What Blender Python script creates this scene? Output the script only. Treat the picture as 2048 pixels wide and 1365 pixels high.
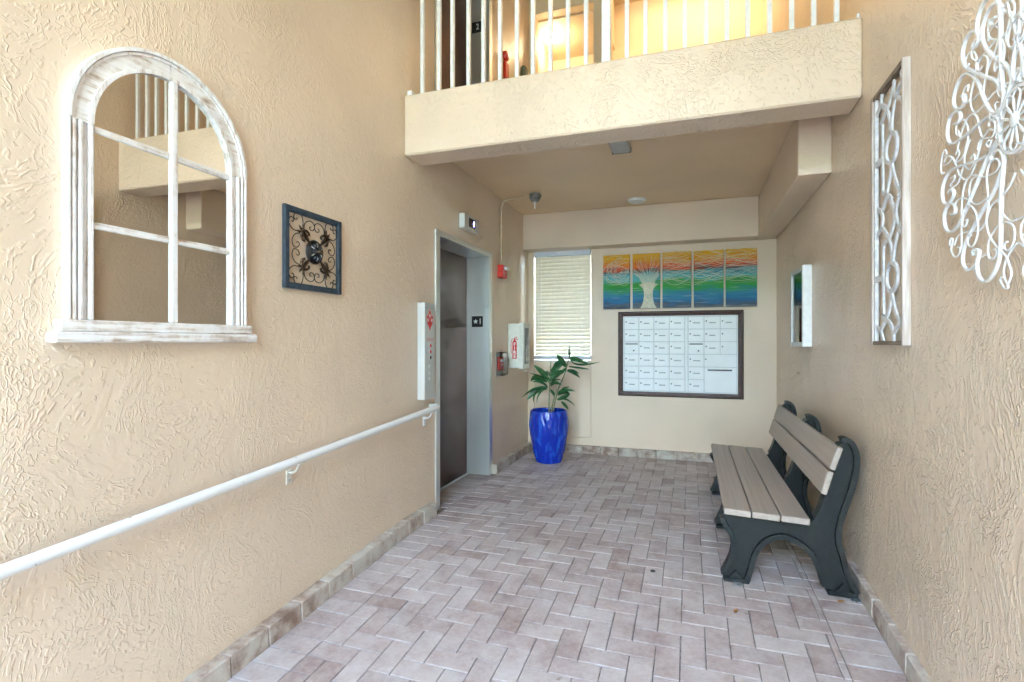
import bpy, math, random
from mathutils import Vector, Matrix
R = math.radians
rnd = random.Random(7)
for o in list(bpy.data.objects): bpy.data.objects.remove(o)
scn = bpy.context.scene
COL = scn.collection

# ------------------------------------------------------------------ camera, sky, sun, exposure
TH = 0.3288
CAMH = 1.2746
cam = bpy.data.objects.new('camera', bpy.data.cameras.new('camera'))
COL.objects.link(cam)
cam.location = (0, 0, CAMH)
cam.rotation_euler = (R(90), 0, TH)
cam.data.sensor_width = 36
cam.data.lens = 1047.75 / 2048 * 36
cam.data.shift_y = 0.00066
cam.data.clip_start = 0.02
cam.data.clip_end = 600
scn.camera = cam

SUN_EL, SUN_AZ = R(57), R(-5)          # azimuth measured from +Y towards +X: the sun stands behind the building
wd = bpy.data.worlds.new('World'); scn.world = wd; wd.use_nodes = True
wn = wd.node_tree.nodes; wl = wd.node_tree.links
sky = wn.new('ShaderNodeTexSky'); sky.sky_type = 'NISHITA'; sky.sun_disc = False
sky.sun_elevation = SUN_EL; sky.sun_rotation = SUN_AZ
sky.air_density = 1.0; sky.dust_density = 1.2; sky.ozone_density = 1.0
wn['Background'].inputs['Strength'].default_value = 0.15
wl.new(sky.outputs[0], wn['Background'].inputs['Color'])
sl = bpy.data.lights.new('sun', 'SUN'); sl.energy = 3.6; sl.angle = R(0.53); sl.color = (1, .97, .93)
sun = bpy.data.objects.new('sun', sl); COL.objects.link(sun)
sd = Vector((math.sin(SUN_AZ) * math.cos(SUN_EL), math.cos(SUN_AZ) * math.cos(SUN_EL), math.sin(SUN_EL)))
sun.rotation_euler = sd.to_track_quat('Z', 'Y').to_euler()
sun.location = (0, 0, 30)
vs = scn.view_settings
vs.view_transform = 'Standard'; vs.look = 'None'; vs.gamma = 1; vs.use_curve_mapping = False
vs.exposure = 6.2
scn.render.engine = 'CYCLES'
cy = scn.cycles
cy.use_denoising = True; cy.denoising_prefilter = 'ACCURATE'; cy.denoising_input_passes = 'RGB_ALBEDO_NORMAL'
cy.use_adaptive_sampling = True; cy.adaptive_threshold = .01; cy.adaptive_min_samples = 16
try: cy.denoiser = 'OPENIMAGEDENOISE'
except Exception: pass
cy.use_guiding = True; cy.guiding_training_samples = 48
cy.max_bounces = 8; cy.diffuse_bounces = 5; cy.glossy_bounces = 5; cy.transmission_bounces = 6; cy.transparent_max_bounces = 8
cy.sample_clamp_indirect = 8; cy.caustics_reflective = False; cy.caustics_refractive = False

# ------------------------------------------------------------------ mesh helpers
class MB:
    def __init__(s): s.v = []; s.f = []; s.tone = None
    def add(s, vs_, fs):
        n = len(s.v); s.v += [tuple(map(float, p)) for p in vs_]
        s.f += [tuple(i + n for i in f) for f in fs]; return s
    def box(s, x0, x1, y0, y1, z0, z1):
        v = [(x, y, z) for x in (x0, x1) for y in (y0, y1) for z in (z0, z1)]
        return s.add(v, [(0, 1, 3, 2), (4, 6, 7, 5), (0, 4, 5, 1), (2, 3, 7, 6), (0, 2, 6, 4), (1, 5, 7, 3)])
    def cbox(s, x0, x1, y0, y1, z0, z1, b=.002):
        # box with chamfered edges
        lo = (x0, y0, z0); hi = (x1, y1, z1)
        b = min(b, .45 * min(x1 - x0, y1 - y0, z1 - z0))
        V = {}; L = []
        for sx in (0, 1):
            for sy in (0, 1):
                for sz in (0, 1):
                    c = [(hi if k else lo)[a] for a, k in enumerate((sx, sy, sz))]
                    d = [(-b if k else b) for k in (sx, sy, sz)]
                    for ax in range(3):
                        p = [c[a] + (0 if a == ax else d[a]) for a in range(3)]
                        V[(sx, sy, sz, ax)] = len(L); L.append(p)
        F = []
        for ax in range(3):
            a, c = [(1, 2), (2, 0), (0, 1)][ax]
            for k in (0, 1):
                q = []
                for u, w in ((0, 0), (1, 0), (1, 1), (0, 1)):
                    t = [0, 0, 0]; t[ax] = k; t[a] = u; t[c] = w; q.append(V[(*t, ax)])
                F.append(tuple(q if k else q[::-1]))
        for e in range(3):
            a, c = [(1, 2), (2, 0), (0, 1)][e]
            for u in (0, 1):
                for w in (0, 1):
                    def g(k, ax):
                        t = [0, 0, 0]; t[e] = k; t[a] = u; t[c] = w; return V[(*t, ax)]
                    q = (g(0, a), g(1, a), g(1, c), g(0, c))
                    F.append(q if (u ^ w) == 0 else q[::-1])
        for sx in (0, 1):
            for sy in (0, 1):
                for sz in (0, 1):
                    t = tuple(V[(sx, sy, sz, ax)] for ax in range(3))
                    F.append(t if (sx + sy + sz) % 2 == 1 else t[::-1])
        return s.add(L, F)
    def prism(s, poly, axis, a, b):
        # extrude a closed 2D outline along an axis; poly coords are the two other axes in order
        def p(u, w, t):
            return {'x': (t, u, w), 'y': (u, t, w), 'z': (u, w, t)}[axis]
        n = len(poly)
        v = [p(u, w, a) for u, w in poly] + [p(u, w, b) for u, w in poly]
        return s.add(v, [tuple(range(n)), tuple(range(2 * n - 1, n - 1, -1))] + [(i, i + n, (i + 1) % n + n, (i + 1) % n) for i in range(n)])
    def strip(s, path, w, axis, a, b, closed=False):
        # flat bar: 2D centre line widened by w, extruded along axis from a to b
        n = len(path); Lp = []; Rp = []
        for i in range(n):
            p0 = path[i - 1] if (i or closed) else path[0]; p1 = path[(i + 1) % n] if (i < n - 1 or closed) else path[-1]
            dx, dy = p1[0] - p0[0], p1[1] - p0[1]; l = math.hypot(dx, dy) or 1
            nx, ny = -dy / l * w / 2, dx / l * w / 2
            Lp.append((path[i][0] + nx, path[i][1] + ny)); Rp.append((path[i][0] - nx, path[i][1] - ny))
        def p(q, t):
            u, v_ = q; return {'x': (t, u, v_), 'y': (u, t, v_), 'z': (u, v_, t)}[axis]
        V = []
        for l_, r_ in zip(Lp, Rp): V += [p(l_, a), p(r_, a), p(r_, b), p(l_, b)]
        F = []
        for i in range(n if closed else n - 1):
            k, m = 4 * i, 4 * ((i + 1) % n)
            for j in range(4): F.append((k + j, k + (j + 1) % 4, m + (j + 1) % 4, m + j))
        if not closed: F += [(3, 2, 1, 0), tuple(4 * (n - 1) + j for j in range(4))]
        return s.add(V, F)
    def tube(s, path, r, n=8, closed=False):
        P = [Vector(p) for p in path]; m = len(P); V = []; F = []
        rr = r if isinstance(r, (list, tuple)) else [r] * m
        up = None
        for i in range(m):
            t = (P[(i + 1) % m] - P[i - 1]) if closed else (P[min(i + 1, m - 1)] - P[max(i - 1, 0)])
            if t.length < 1e-9: t = Vector((0, 0, 1))
            t.normalize()
            if up is None:
                up = Vector((0, 0, 1)) if abs(t.z) < .9 else Vector((1, 0, 0))
            up = (up - t * up.dot(t))
            if up.length < 1e-6: up = t.orthogonal()
            up.normalize(); sd_ = t.cross(up)
            for k in range(n):
                a = 2 * math.pi * k / n; V.append(P[i] + (up * math.cos(a) + sd_ * math.sin(a)) * rr[i])
        for i in range(m if closed else m - 1):
            for k in range(n):
                a, b = i * n, ((i + 1) % m) * n
                F.append((a + k, b + k, b + (k + 1) % n, a + (k + 1) % n))
        if not closed: F += [tuple(range(n)), tuple(range(m * n - 1, (m - 1) * n - 1, -1))]
        return s.add(V, F)
    def lathe(s, prof, c, n=32, axis='z'):
        V = []; F = []
        for r, h in prof:
            for k in range(n):
                a = 2 * math.pi * k / n; u, w = r * math.cos(a), r * math.sin(a)
                V.append({'z': (c[0] + u, c[1] + w, c[2] + h), 'x': (c[0] + h, c[1] + u, c[2] + w), 'y': (c[0] + u, c[1] + h, c[2] + w)}[axis])
        for i in range(len(prof) - 1):
            for k in range(n):
                F.append((i * n + k, i * n + (k + 1) % n, (i + 1) * n + (k + 1) % n, (i + 1) * n + k))
        if prof[0][0] > 1e-6: F.append(tuple(range(n - 1, -1, -1)))
        if prof[-1][0] > 1e-6: F.append(tuple(range((len(prof) - 1) * n, len(prof) * n)))
        return s.add(V, F)
    def mesh(s, name, m, smooth=False):
        me = bpy.data.meshes.new(name); me.from_pydata(s.v, [], s.f); me.update()
        import bmesh
        bm = bmesh.new(); bm.from_mesh(me); bmesh.ops.recalc_face_normals(bm, faces=bm.faces); bm.to_mesh(me); bm.free()
        if m: me.materials.append(m)
        if smooth:
            me.polygons.foreach_set('use_smooth', [True] * len(me.polygons))
            try: me.set_sharp_from_angle(angle=R(38))
            except Exception: pass
        return me
    def build(s, name, m, parent=None, smooth=False):
        o = bpy.data.objects.new(name, s.mesh(name, m, smooth)); COL.objects.link(o)
        if parent is not None: o.parent = parent
        return o

def tag(o, label=None, cat=None, group=None, kind=None):
    for k, v in (('label', label), ('category', cat), ('group', group), ('kind', kind)):
        if v: o[k] = v
    return o
def thing(name, label, cat, group=None):
    o = bpy.data.objects.new(name, None); COL.objects.link(o); o.empty_display_size = .05
    return tag(o, label, cat, group)
def B(name, m, parent, *a, b=.002): return MB().cbox(*a, b=b).build(name, m, parent)
def rebase(root, loc):
    # move an Empty to its thing's base while the parts stay where they are
    root.location = loc
    for c in root.children: c.location = Vector(c.location) - Vector(loc)
def smooth(pts, n=4, closed=False):
    P = [Vector(p) for p in pts]; out = []; m = len(P)
    for i in range(m if closed else m - 1):
        if closed: a, b, c, d = P[i - 1], P[i], P[(i + 1) % m], P[(i + 2) % m]
        else: a, b, c, d = P[max(i - 1, 0)], P[i], P[i + 1], P[min(i + 2, m - 1)]
        for k in range(n):
            t = k / n
            out.append(.5 * ((2 * b) + (c - a) * t + (2 * a - 5 * b + 4 * c - d) * t * t + (3 * b - a - 3 * c + d) * t ** 3))
    if not closed: out.append(P[-1])
    return [tuple(q) for q in out]
def text(name, body, size, loc, right, up, m, parent, ext=.0006, bold=0.0, sx=1.0, align='CENTER'):
    cu = bpy.data.curves.new('t', 'FONT'); cu.body = body; cu.size = size; cu.extrude = ext; cu.offset = bold
    cu.align_x = align; cu.align_y = 'CENTER'; cu.resolution_u = 3
    t = bpy.data.objects.new('t', cu); COL.objects.link(t)
    bpy.context.view_layer.update()
    me = bpy.data.meshes.new_from_object(t); COL.objects.unlink(t); bpy.data.objects.remove(t)
    r, u = Vector(right), Vector(up); nrm = r.cross(u)
    M = Matrix.Translation(loc) @ Matrix(((r.x * sx, u.x, nrm.x, 0), (r.y * sx, u.y, nrm.y, 0), (r.z * sx, u.z, nrm.z, 0), (0, 0, 0, 1)))
    me.transform(M); me.materials.clear(); me.materials.append(m); me.name = name
    o = bpy.data.objects.new(name, me); COL.objects.link(o); o.parent = parent
    return o

# ------------------------------------------------------------------ materials
class NT:
    def __init__(s, name):
        s.m = bpy.data.materials.new(name); s.m.use_nodes = True
        s.t = s.m.node_tree; s.N = s.t.nodes; s.L = s.t.links; s.p = s.N['Principled BSDF']
    def n(s, typ, **kw):
        o = s.N.new('ShaderNode' + typ)
        for k, v in kw.items():
            if isinstance(v, bpy.types.NodeSocket): s.L.new(v, o.inputs[k])
            elif k in o.inputs.keys(): o.inputs[k].default_value = v
            else: setattr(o, k, v)
        return o
    def link(s, a, b): s.L.new(a, b)
    def math(s, op, a, b=None, c=None, clamp=False):
        o = s.N.new('ShaderNodeMath'); o.operation = op; o.use_clamp = clamp
        for i, v in enumerate((a, b, c)):
            if v is None: continue
            if isinstance(v, bpy.types.NodeSocket): s.L.new(v, o.inputs[i])
            else: o.inputs[i].default_value = v
        return o.outputs[0]
    def ss(s, v, a, b, lo=0., hi=1.):
        o = s.N.new('ShaderNodeMapRange'); o.interpolation_type = 'SMOOTHSTEP'
        s.L.new(v, o.inputs[0])
        for i, q in enumerate((a, b, lo, hi)): o.inputs[i + 1].default_value = q
        return o.outputs[0]
    def noise(s, vec, scale, detail=2., rough=.5, dist=0.):
        o = s.n('TexNoise', Scale=scale, Detail=detail, Roughness=rough, Distortion=dist); s.L.new(vec, o.inputs['Vector']); return o.outputs['Fac']
    def coords(s, kind='Object', sc=(1, 1, 1)):
        tc = s.N.new('ShaderNodeTexCoord'); mp = s.N.new('ShaderNodeMapping'); mp.inputs['Scale'].default_value = sc
        s.L.new(tc.outputs[kind], mp.inputs['Vector']); return mp.outputs[0]
    def world(s, sc=(1, 1, 1)):
        g = s.N.new('ShaderNodeNewGeometry'); mp = s.N.new('ShaderNodeMapping'); mp.inputs['Scale'].default_value = sc
        s.L.new(g.outputs['Position'], mp.inputs['Vector']); return mp.outputs[0]
    def mix(s, f, a, b, mode='MIX'):
        o = s.N.new('ShaderNodeMix'); o.data_type = 'RGBA'; o.blend_type = mode
        for i, v in ((0, f), (6, a), (7, b)):
            if isinstance(v, bpy.types.NodeSocket): s.L.new(v, o.inputs[i])
            else: o.inputs[i].default_value = (*v, 1) if isinstance(v, tuple) and len(v) == 3 else v
        return o.outputs[2]
    def ramp(s, f, stops, interp='LINEAR'):
        o = s.N.new('ShaderNodeValToRGB'); cr = o.color_ramp; cr.interpolation = interp
        while len(cr.elements) < len(stops): cr.elements.new(.5)
        for e, (p, c) in zip(cr.elements, stops): e.position = p; e.color = (*c, 1)
        s.L.new(f, o.inputs[0]); return o.outputs[0]
    def set(s, **kw):
        for k, v in kw.items():
            k = {'color': 'Base Color', 'rough': 'Roughness', 'metal': 'Metallic', 'spec': 'Specular IOR Level', 'coat': 'Coat Weight', 'normal': 'Normal'}.get(k, k)
            i = s.p.inputs[k]
            if isinstance(v, bpy.types.NodeSocket): s.L.new(v, i)
            elif isinstance(v, tuple) and len(v) == 3: i.default_value = (*v, 1)
            else: i.default_value = v
        return s
    def bump(s, h, strength=.5, dist=.01, normal=None):
        o = s.N.new('ShaderNodeBump'); o.inputs['Strength'].default_value = strength; o.inputs['Distance'].default_value = dist
        s.L.new(h, o.inputs['Height'])
        if normal: s.L.new(normal, o.inputs['Normal'])
        s.L.new(o.outputs[0], s.p.inputs['Normal']); return o.outputs[0]

def plain(name, c, rough=.5, metal=0., var=.08, scale=25., bump=.0, spec=.5, coat=0.):
    a = NT(name); v = a.world()
    n = a.noise(v, scale, 4., .6)
    dk = tuple(x * (1 - var * 1.6) for x in c); lt = tuple(min(1, x * (1 + var)) for x in c)
    a.set(color=a.mix(a.ss(n, .3, .7), dk, lt), metal=metal, spec=spec, coat=coat)
    a.set(rough=a.ss(a.noise(v, scale * 2.3, 3.), .3, .7, max(.02, rough - .07), min(1, rough + .09)))
    if bump: a.bump(n, bump, .004)
    return a.m

TAN = (.74, .59, .447)
def stucco(name, c=TAN, amount=1., fine=1., vert=1.0, dens=0., rough=.38):
    # skip-trowel plaster: short broken ridges and plateau edges left by the trowel
    a = NT(name); v = a.coords('Object')
    wn_ = a.n('TexNoise', Scale=3.4, Detail=0.); a.link(v, wn_.inputs['Vector'])
    wv = a.n('VectorMath', operation='MULTIPLY_ADD'); a.link(wn_.outputs['Color'], wv.inputs[0]); wv.inputs[1].default_value = (.30, .30, .30); a.link(v, wv.inputs[2])
    mp = a.n('Mapping'); mp.inputs['Scale'].default_value = (1.15, 1.15, vert); a.link(wv.outputs[0], mp.inputs['Vector']); w = mp.outputs[0]
    def ridge(sc, wd_, det):
        nn = a.noise(w, sc, det, .5)
        return a.ss(a.math('ABSOLUTE', a.math('SUBTRACT', nn, .5)), 0., wd_, 1., 0.), nn
    r1, n1 = ridge(21., .055, 1.5)
    r2, n2 = ridge(40., .10, 1.)
    mk = a.noise(v, 30., 1., .6)
    mk2 = a.noise(w, 4.2, 1., .5)
    m1 = a.math('MULTIPLY', a.ss(mk, .52 - dens, .60 - dens), a.ss(mk2, .42, .56))
    m2 = a.ss(a.math('ADD', a.math('MULTIPLY', mk, -1.), a.math('MULTIPLY', mk2, .6)), -.20 - dens, -.13 - dens)
    h = a.math('ADD', a.math('MULTIPLY', r1, m1), a.math('MULTIPLY', a.math('MULTIPLY', r2, m2), .55))
    h = a.math('ADD', h, a.math('MULTIPLY', a.ss(n1, .47, .60), .30))
    h = a.math('ADD', h, a.math('MULTIPLY', mk2, 1.6 * fine))
    h = a.math('ADD', h, a.math('MULTIPLY', a.noise(v, 150., 0.), .10))
    a.bump(h, 1., .0022 * amount)
    big = a.noise(v, 1.1, 2., .6)
    col = a.mix(a.ss(big, .3, .7), tuple(x * .94 for x in c), tuple(min(1, x * 1.04) for x in c))
    sc_ = a.ss(a.noise(a.coords('Object', (1, 1.2, .5)), 6., 3., .65), .70, .80, 0, .35)
    col = a.mix(sc_, col, (.72, .66, .58))
    a.set(color=col, spec=.5, rough=rough)
    return a.m

M = {}
M['stucco'] = stucco('stucco_tan', vert=.80, dens=.01, amount=.9)
M['stucco_right'] = stucco('stucco_tan_right', vert=.68, amount=1.6, dens=.03, rough=.30)
M['stucco_beam'] = stucco('stucco_beam', amount=1.5, dens=.01, fine=.4)
M['stucco_soft'] = stucco('stucco_soft', amount=.30, fine=1.2, vert=1.8)
M['stucco_bounce_warm'] = stucco('stucco_bounce_warm', amount=.30, fine=1.2, c=(.80, .60, .39))  # wall paint warmed and lightened, standing in for light bounced onto the ceiling
M['stucco_up'] = stucco('stucco_up', amount=.7, vert=.6, c=(.72, .58, .40), rough=.6)
M['steel'] = None
def steel(name, c, rough, axis=(40, 40, 1.0), metal=1.):
    a = NT(name); v = a.coords('Object', axis)
    n = a.noise(v, 1., 3., .6)
    a.set(color=a.mix(a.ss(n, .2, .8), tuple(x * .95 for x in c), c), metal=metal, rough=a.ss(a.noise(a.coords('Object'), 3., 4.), .3, .7, rough - .02, rough + .06))
    tg = a.n('Tangent'); tg.direction_type = 'RADIAL'; tg.axis = 'Z'; a.link(tg.outputs[0], a.p.inputs['Tangent']); a.p.inputs['Anisotropic'].default_value = .0
    return a.m
M['steel'] = steel('brushed_steel', (.80, .83, .82), .38, metal=.95)
M['steel_h'] = steel('satin_steel', (.70, .71, .70), .39, metal=.8)
M['bronze'] = steel('dark_bronze_door', (.075, .037, .025), .44, axis=(30, 30, .8), metal=.95)
M['iron'] = plain('black_iron', (.025, .022, .02), .45, .6, .3, 60, .3)
M['rust'] = plain('bronzed_iron', (.085, .05, .03), .42, .8, .5, 90, .4)
M['blueframe'] = plain('slate_blue_wood', (.035, .055, .080), .5, 0., .25, 40, .15)
M['white'] = plain('white_paint', (.80, .80, .79), .38, 0., .04, 30)
M['offwhite'] = plain('off_white_plastic', (.72, .72, .64), .4, 0., .05, 30)
M['railwhite'] = plain('rail_white', (.80, .81, .82), .33, 0., .04, 18)
M['black'] = plain('black_plastic', (.012, .012, .013), .35, 0., .1)
M['darkgrey'] = plain('dark_grey', (.06, .06, .06), .5, 0., .2)
M['grey'] = plain('grey_metal', (.22, .22, .21), .5, .3, .15)
M['red'] = plain('red_plastic', (.62, .030, .018), .35, 0., .1, 40)
M['redprint'] = plain('red_print', (.60, .035, .03), .5, 0., .05)
M['whiteprint'] = plain('white_print', (.82, .82, .80), .5, 0., .03)
M['conduit'] = plain('conduit_paint', (.60, .46, .31), .45, 0., .06)
M['brownwood'] = plain('mahogany_frame', (.075, .026, .019), .38, 0., .3, 45, .1, spec=.35)
M['alu'] = plain('mailbox_aluminium', (.83, .86, .88), .36, 0., .02, 5)
M['alu_edge'] = plain('mailbox_trim', (.82, .85, .87), .35, 0., .03, 12)
M['lock'] = plain('lock_brass', (.10, .10, .095), .35, .7, .2)
M['paper'] = plain('paper_tag', (.40, .43, .46), .7, 0., .3, 160)
M['paperw'] = plain('paper_white', (.75, .75, .72), .8, 0., .05)
M['paperb'] = plain('paper_blue', (.28, .31, .42), .8, 0., .2, 30)
M['blind'] = plain('blind_cream', (.85, .79, .67), .5, 0., .04)
bt = M['blind'].node_tree; tl_ = bt.nodes.new('ShaderNodeBsdfTranslucent'); tl_.inputs[0].default_value = (.86, .80, .68, 1); mx_ = bt.nodes.new('ShaderNodeMixShader'); mx_.inputs[0].default_value = .09
bt.links.new(bt.nodes['Principled BSDF'].outputs[0], mx_.inputs[1]); bt.links.new(tl_.outputs[0], mx_.inputs[2]); bt.links.new(mx_.outputs[0], bt.nodes['Material Output'].inputs[0])
M['blindrail'] = plain('blind_rail', (.62, .66, .74), .4, 0., .04)
M['soil'] = plain('soil', (.04, .03, .022), .9, 0., .4, 80, .8)
M['stem'] = plain('plant_stem', (.20, .22, .11), .55, 0., .3, 60)
M['bracket'] = plain('bracket_paint', (.72, .68, .60), .4, 0., .1, 40)
M['bench_iron'] = plain('bench_black_cast', (.019, .021, .020), .45, 0., .14, 55, .12, spec=.35)
M['galv'] = plain('galvanised', (.55, .60, .66), .3, .9, .2, 60)
M['leafdead'] = plain('dead_leaf', (.42, .20, .06), .7, 0., .3, 80)
M['lawn'] = plain('lawn', (.085, .13, .035), .9, 0., .35, 3., .6)
M['paving'] = plain('courtyard_paving', (.20, .205, .21), .8, 0., .10, 4.)
M['mirror'] = NT('old_mirror').set(color=(.86, .83, .77), metal=1., rough=.015).m
M['bounce_facade'] = plain('pale_blue_bounce', (.52, .67, .88), .8, 0., .05, 2.)  # blue chosen so the light bounced into the passage turns cooler
M['bark'] = plain('bark', (.10, .075, .05), .9, 0., .3, 30, .8)

def emis(name, c, s):
    a = NT(name); a.set(color=(.8, .8, .8)); a.p.inputs['Emission Color'].default_value = (*c, 1); a.p.inputs['Emission Strength'].default_value = s; return a.m
M['lamp'] = emis('lamp_diffuser', (1., .82, .55), .25)
M['display'] = emis('display_digit', (.25, .25, 1.), 1.2)

def glass(name, tint=(.93, .96, .95), refl=1.0):
    a = NT(name); out = a.N['Material Output']
    tr = a.n('BsdfTransparent'); tr.inputs[0].default_value = (*tint, 1)
    gl = a.n('BsdfGlossy'); gl.inputs['Roughness'].default_value = .02; gl.inputs[0].default_value = (refl, refl, refl, 1)
    fr = a.n('Fresnel'); fr.inputs[0].default_value = 1.5
    ms = a.n('MixShader'); a.link(fr.outputs[0], ms.inputs[0]); a.link(tr.outputs[0], ms.inputs[1]); a.link(gl.outputs[0], ms.inputs[2])
    a.link(ms.outputs[0], out.inputs[0]); a.N.remove(a.p); return a.m
M['glass'] = glass('clear_glass')

def whitewash(name, sc, sh=0.):
    a = NT(name); v = a.coords('Object', sc)
    g = a.noise(v, 1., 5., .62); b = a.noise(a.coords('Object'), 22., 4., .65)
    f = a.math('ADD', a.math('MULTIPLY', g, .65), a.math('MULTIPLY', b, .35))
    col = a.ramp(f, [(.28 + sh, (.32, .22, .16)), (.38 + sh, (.56, .47, .40)), (.47 + sh, (.78, .75, .73)), (.62 + sh, (.87, .87, .88))])
    a.set(color=col, rough=.6); a.bump(g, .3, .003); return a.m
M['washZ'] = whitewash('whitewashed_wood_upright', (60, 60, 3.5))
M['washY'] = whitewash('whitewashed_wood_level', (70, 4., 70), .03)
def barnwood(name, sc, c0, c1):
    a = NT(name); v = a.coords('Object', sc); g = a.noise(v, 1., 5., .6)
    kn = a.ss(a.noise(a.coords('Object', (1, 1, .6)), 9., 2.), .70, .78)
    col = a.mix(kn, a.mix(a.ss(g, .3, .7), c0, c1), (.16, .09, .055))
    a.set(color=col, rough=.65); a.bump(g, .3, .003); return a.m
M['barnZ'] = barnwood('weathered_pine_upright', (70, 70, 4), (.42, .33, .27), (.66, .60, .56))
M['barnY'] = barnwood('weathered_pine_dark', (70, 4, 70), (.13, .09, .065), (.30, .23, .18))
M['fret'] = plain('fret_white', (.70, .71, .73), .55, 0., .12, 35)
M['plank'] = None
a = NT('composite_plank'); v = a.coords('Object', (60, 1.2, 60)); g = a.noise(v, 1., 4.)
a.set(color=a.mix(a.ss(g, .25, .75), (.37, .305, .255), (.45, .38, .325)), rough=.5); a.bump(g, .12, .002); M['plank'] = a.m

# pavers: each has its own tone (object property or face attribute), plus mottling, dust and stains
def paver(name, geo, mott=1.15, c=((.30, .22, .205), (.42, .34, .32), (.52, .455, .44), (.60, .555, .54)), stain=1.):
    a = NT(name); at = a.n('Attribute'); at.attribute_type = 'GEOMETRY' if geo else 'OBJECT'; at.attribute_name = 'tone'
    v = a.world()
    n1 = a.noise(v, 9. * (mott / 1.15) ** .6, 4., .6); n2 = a.noise(v, 45., 4., .7); n3 = a.noise(v, 2.2, 3.)
    t = a.math('ADD', at.outputs['Fac'], a.math('MULTIPLY', a.math('SUBTRACT', n1, .5), mott))
    t = a.math('ADD', t, a.math('MULTIPLY', a.math('SUBTRACT', n2, .5), .65))
    t = a.math('ADD', t, a.math('MULTIPLY', a.math('SUBTRACT', n3, .5), .35), clamp=True)
    col = a.ramp(t, [(.05, c[0]), (.35, c[1]), (.65, c[2]), (.98, c[3])])
    st = a.ss(a.noise(v, 13., 5., .7), .64, .74, 0, .55 * stain)
    col = a.mix(st, col, (.16, .11, .085))
    gp = a.ss(a.noise(v, 160., 2.), .62, .75, 0, .25); col = a.mix(gp, col, (.14, .12, .115))
    a.set(color=col, rough=a.ss(n1, .3, .7, .50, .70), spec=.28)
    a.bump(a.math('ADD', a.math('MULTIPLY', n2, .7), a.math('MULTIPLY', a.noise(v, 220., 2.), .5)), .45, .0018)
    return a.m
M['paver'] = paver('paver', False); M['paver_far'] = paver('paver_far', True)
M['skirt'] = paver('skirting_brick', False, 2.4, ((.26, .18, .14), (.40, .31, .26), (.50, .43, .37), (.56, .52, .46)), 1.6)
M['joint'] = plain('joint_sand', (.27, .24, .225), .95, 0., .25, 40)

# cobalt glazed pot
a = NT('cobalt_glaze'); v = a.coords('Object', (26, 26, 5.5)); g = a.noise(v, 1., 2., .5, .2)
a.set(color=a.mix(a.ss(g, .45, .75), (.002, .026, .38), (.012, .11, .64)), rough=.26, spec=.5, coat=.25)
a.p.inputs['Coat Roughness'].default_value = .06
a.bump(g, .55, .012); M['pot'] = a.m
# leaves of the potted plant
a = NT('plant_leaf'); v = a.world(); g = a.noise(v, 30., 3.)
uv = a.n('UVMap'); 
a.set(color=a.mix(a.ss(g, .3, .7), (.014, .075, .030), (.04, .15, .05)), rough=.32, spec=.5); M['leaf'] = a.m
M['leaf_mid'] = plain('leaf_midrib', (.16, .26, .09), .45)
a = NT('foliage'); oi = a.n('NewGeometry'); c_ = a.ramp(oi.outputs['Random Per Island'], [(0, (.03, .08, .015)), (.6, (.07, .16, .025)), (1, (.16, .26, .04))])
a.set(color=c_, rough=.6); a.p.inputs['Subsurface Weight'].default_value = 0; M['foliage'] = a.m
# painted metal art: horizontal colour bands, brushed streaks
a = NT('painted_bands'); v = a.world((1.6, 1, 9)); w1 = a.noise(v, 2.2, 3., .6); sp = a.n('SeparateXYZ'); a.link(a.world(), sp.inputs[0])
z = a.math('DIVIDE', a.math('SUBTRACT', 2.242, sp.outputs[2]), .602)
z = a.math('ADD', z, a.math('MULTIPLY', a.math('SUBTRACT', w1, .5), .34), clamp=True)
col = a.ramp(z, [(.0, (.62, .36, .02)), (.13, (.58, .27, .02)), (.20, (.60, .17, .03)), (.27, (.55, .09, .04)), (.31, (.10, .06, .06)), (.36, (.06, .26, .36)), (.47, (.10, .42, .48)), (.53, (.07, .30, .10)), (.61, (.03, .30, .04)), (.68, (.03, .25, .18)), (.76, (.03, .20, .36)), (.88, (.02, .13, .30)), (.95, (.06, .09, .13)), (1., (.12, .15, .19))])
stk = a.noise(a.world((3.2, 1, 70)), 1., 4., .65, .5)
col = a.mix(a.ss(stk, .54, .76, 0, .55), col, (.50, .60, .60)); col = a.mix(a.ss(stk, .22, .42, .75, 0), col, (.02, .03, .05))
col = a.mix(1., col, (1.15, 1.08, 1.0), 'MULTIPLY')
a.set(color=col, rough=.5, metal=0., spec=.15); M['bands'] = a.m
M['paintline'] = plain('painted_cream_line', (.70, .68, .52), .5, 0., .1, 60)
M['trunkpaint'] = plain('painted_trunk', (.62, .62, .48), .5, 0., .22, 120)

# ------------------------------------------------------------------ key planes (metres)
XL, XR, YB = -1.829, .833, 5.96        # faces of the left, right and rear walls
SXL, SXR, SYB = -1.7686, .8007, 5.915  # faces of their brick skirtings
SKH = .0863
ZC, ZS = 2.734, 2.329                  # ceiling, underside of the bulkheads
F2 = 2.83                              # floor of the upper landing
YF = 3.107                             # front face of the balcony beam
YN, ZT = -.8, 5.75                     # near end of the floor, top of the walls
YW, YR = -3.0, -3.0                     # near ends of walls and overhead cover, extended to even the light
def fl(y): return -.063 * math.log1p(math.exp((3.0567 - y) * 8)) / 8 if y > -3 else -.063 * (3.0567 - y)
def slope(y): return (fl(y + .05) - fl(y - .05)) / .1
ct, st_ = math.cos(TH), math.sin(TH)
def proj(x, y, z):
    d = -x * st_ + y * ct
    if d < .05: return None
    return 1024 + 1047.75 * (x * ct + y * st_) / d, 683.9 - 1047.75 * (z - CAMH) / d

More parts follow.
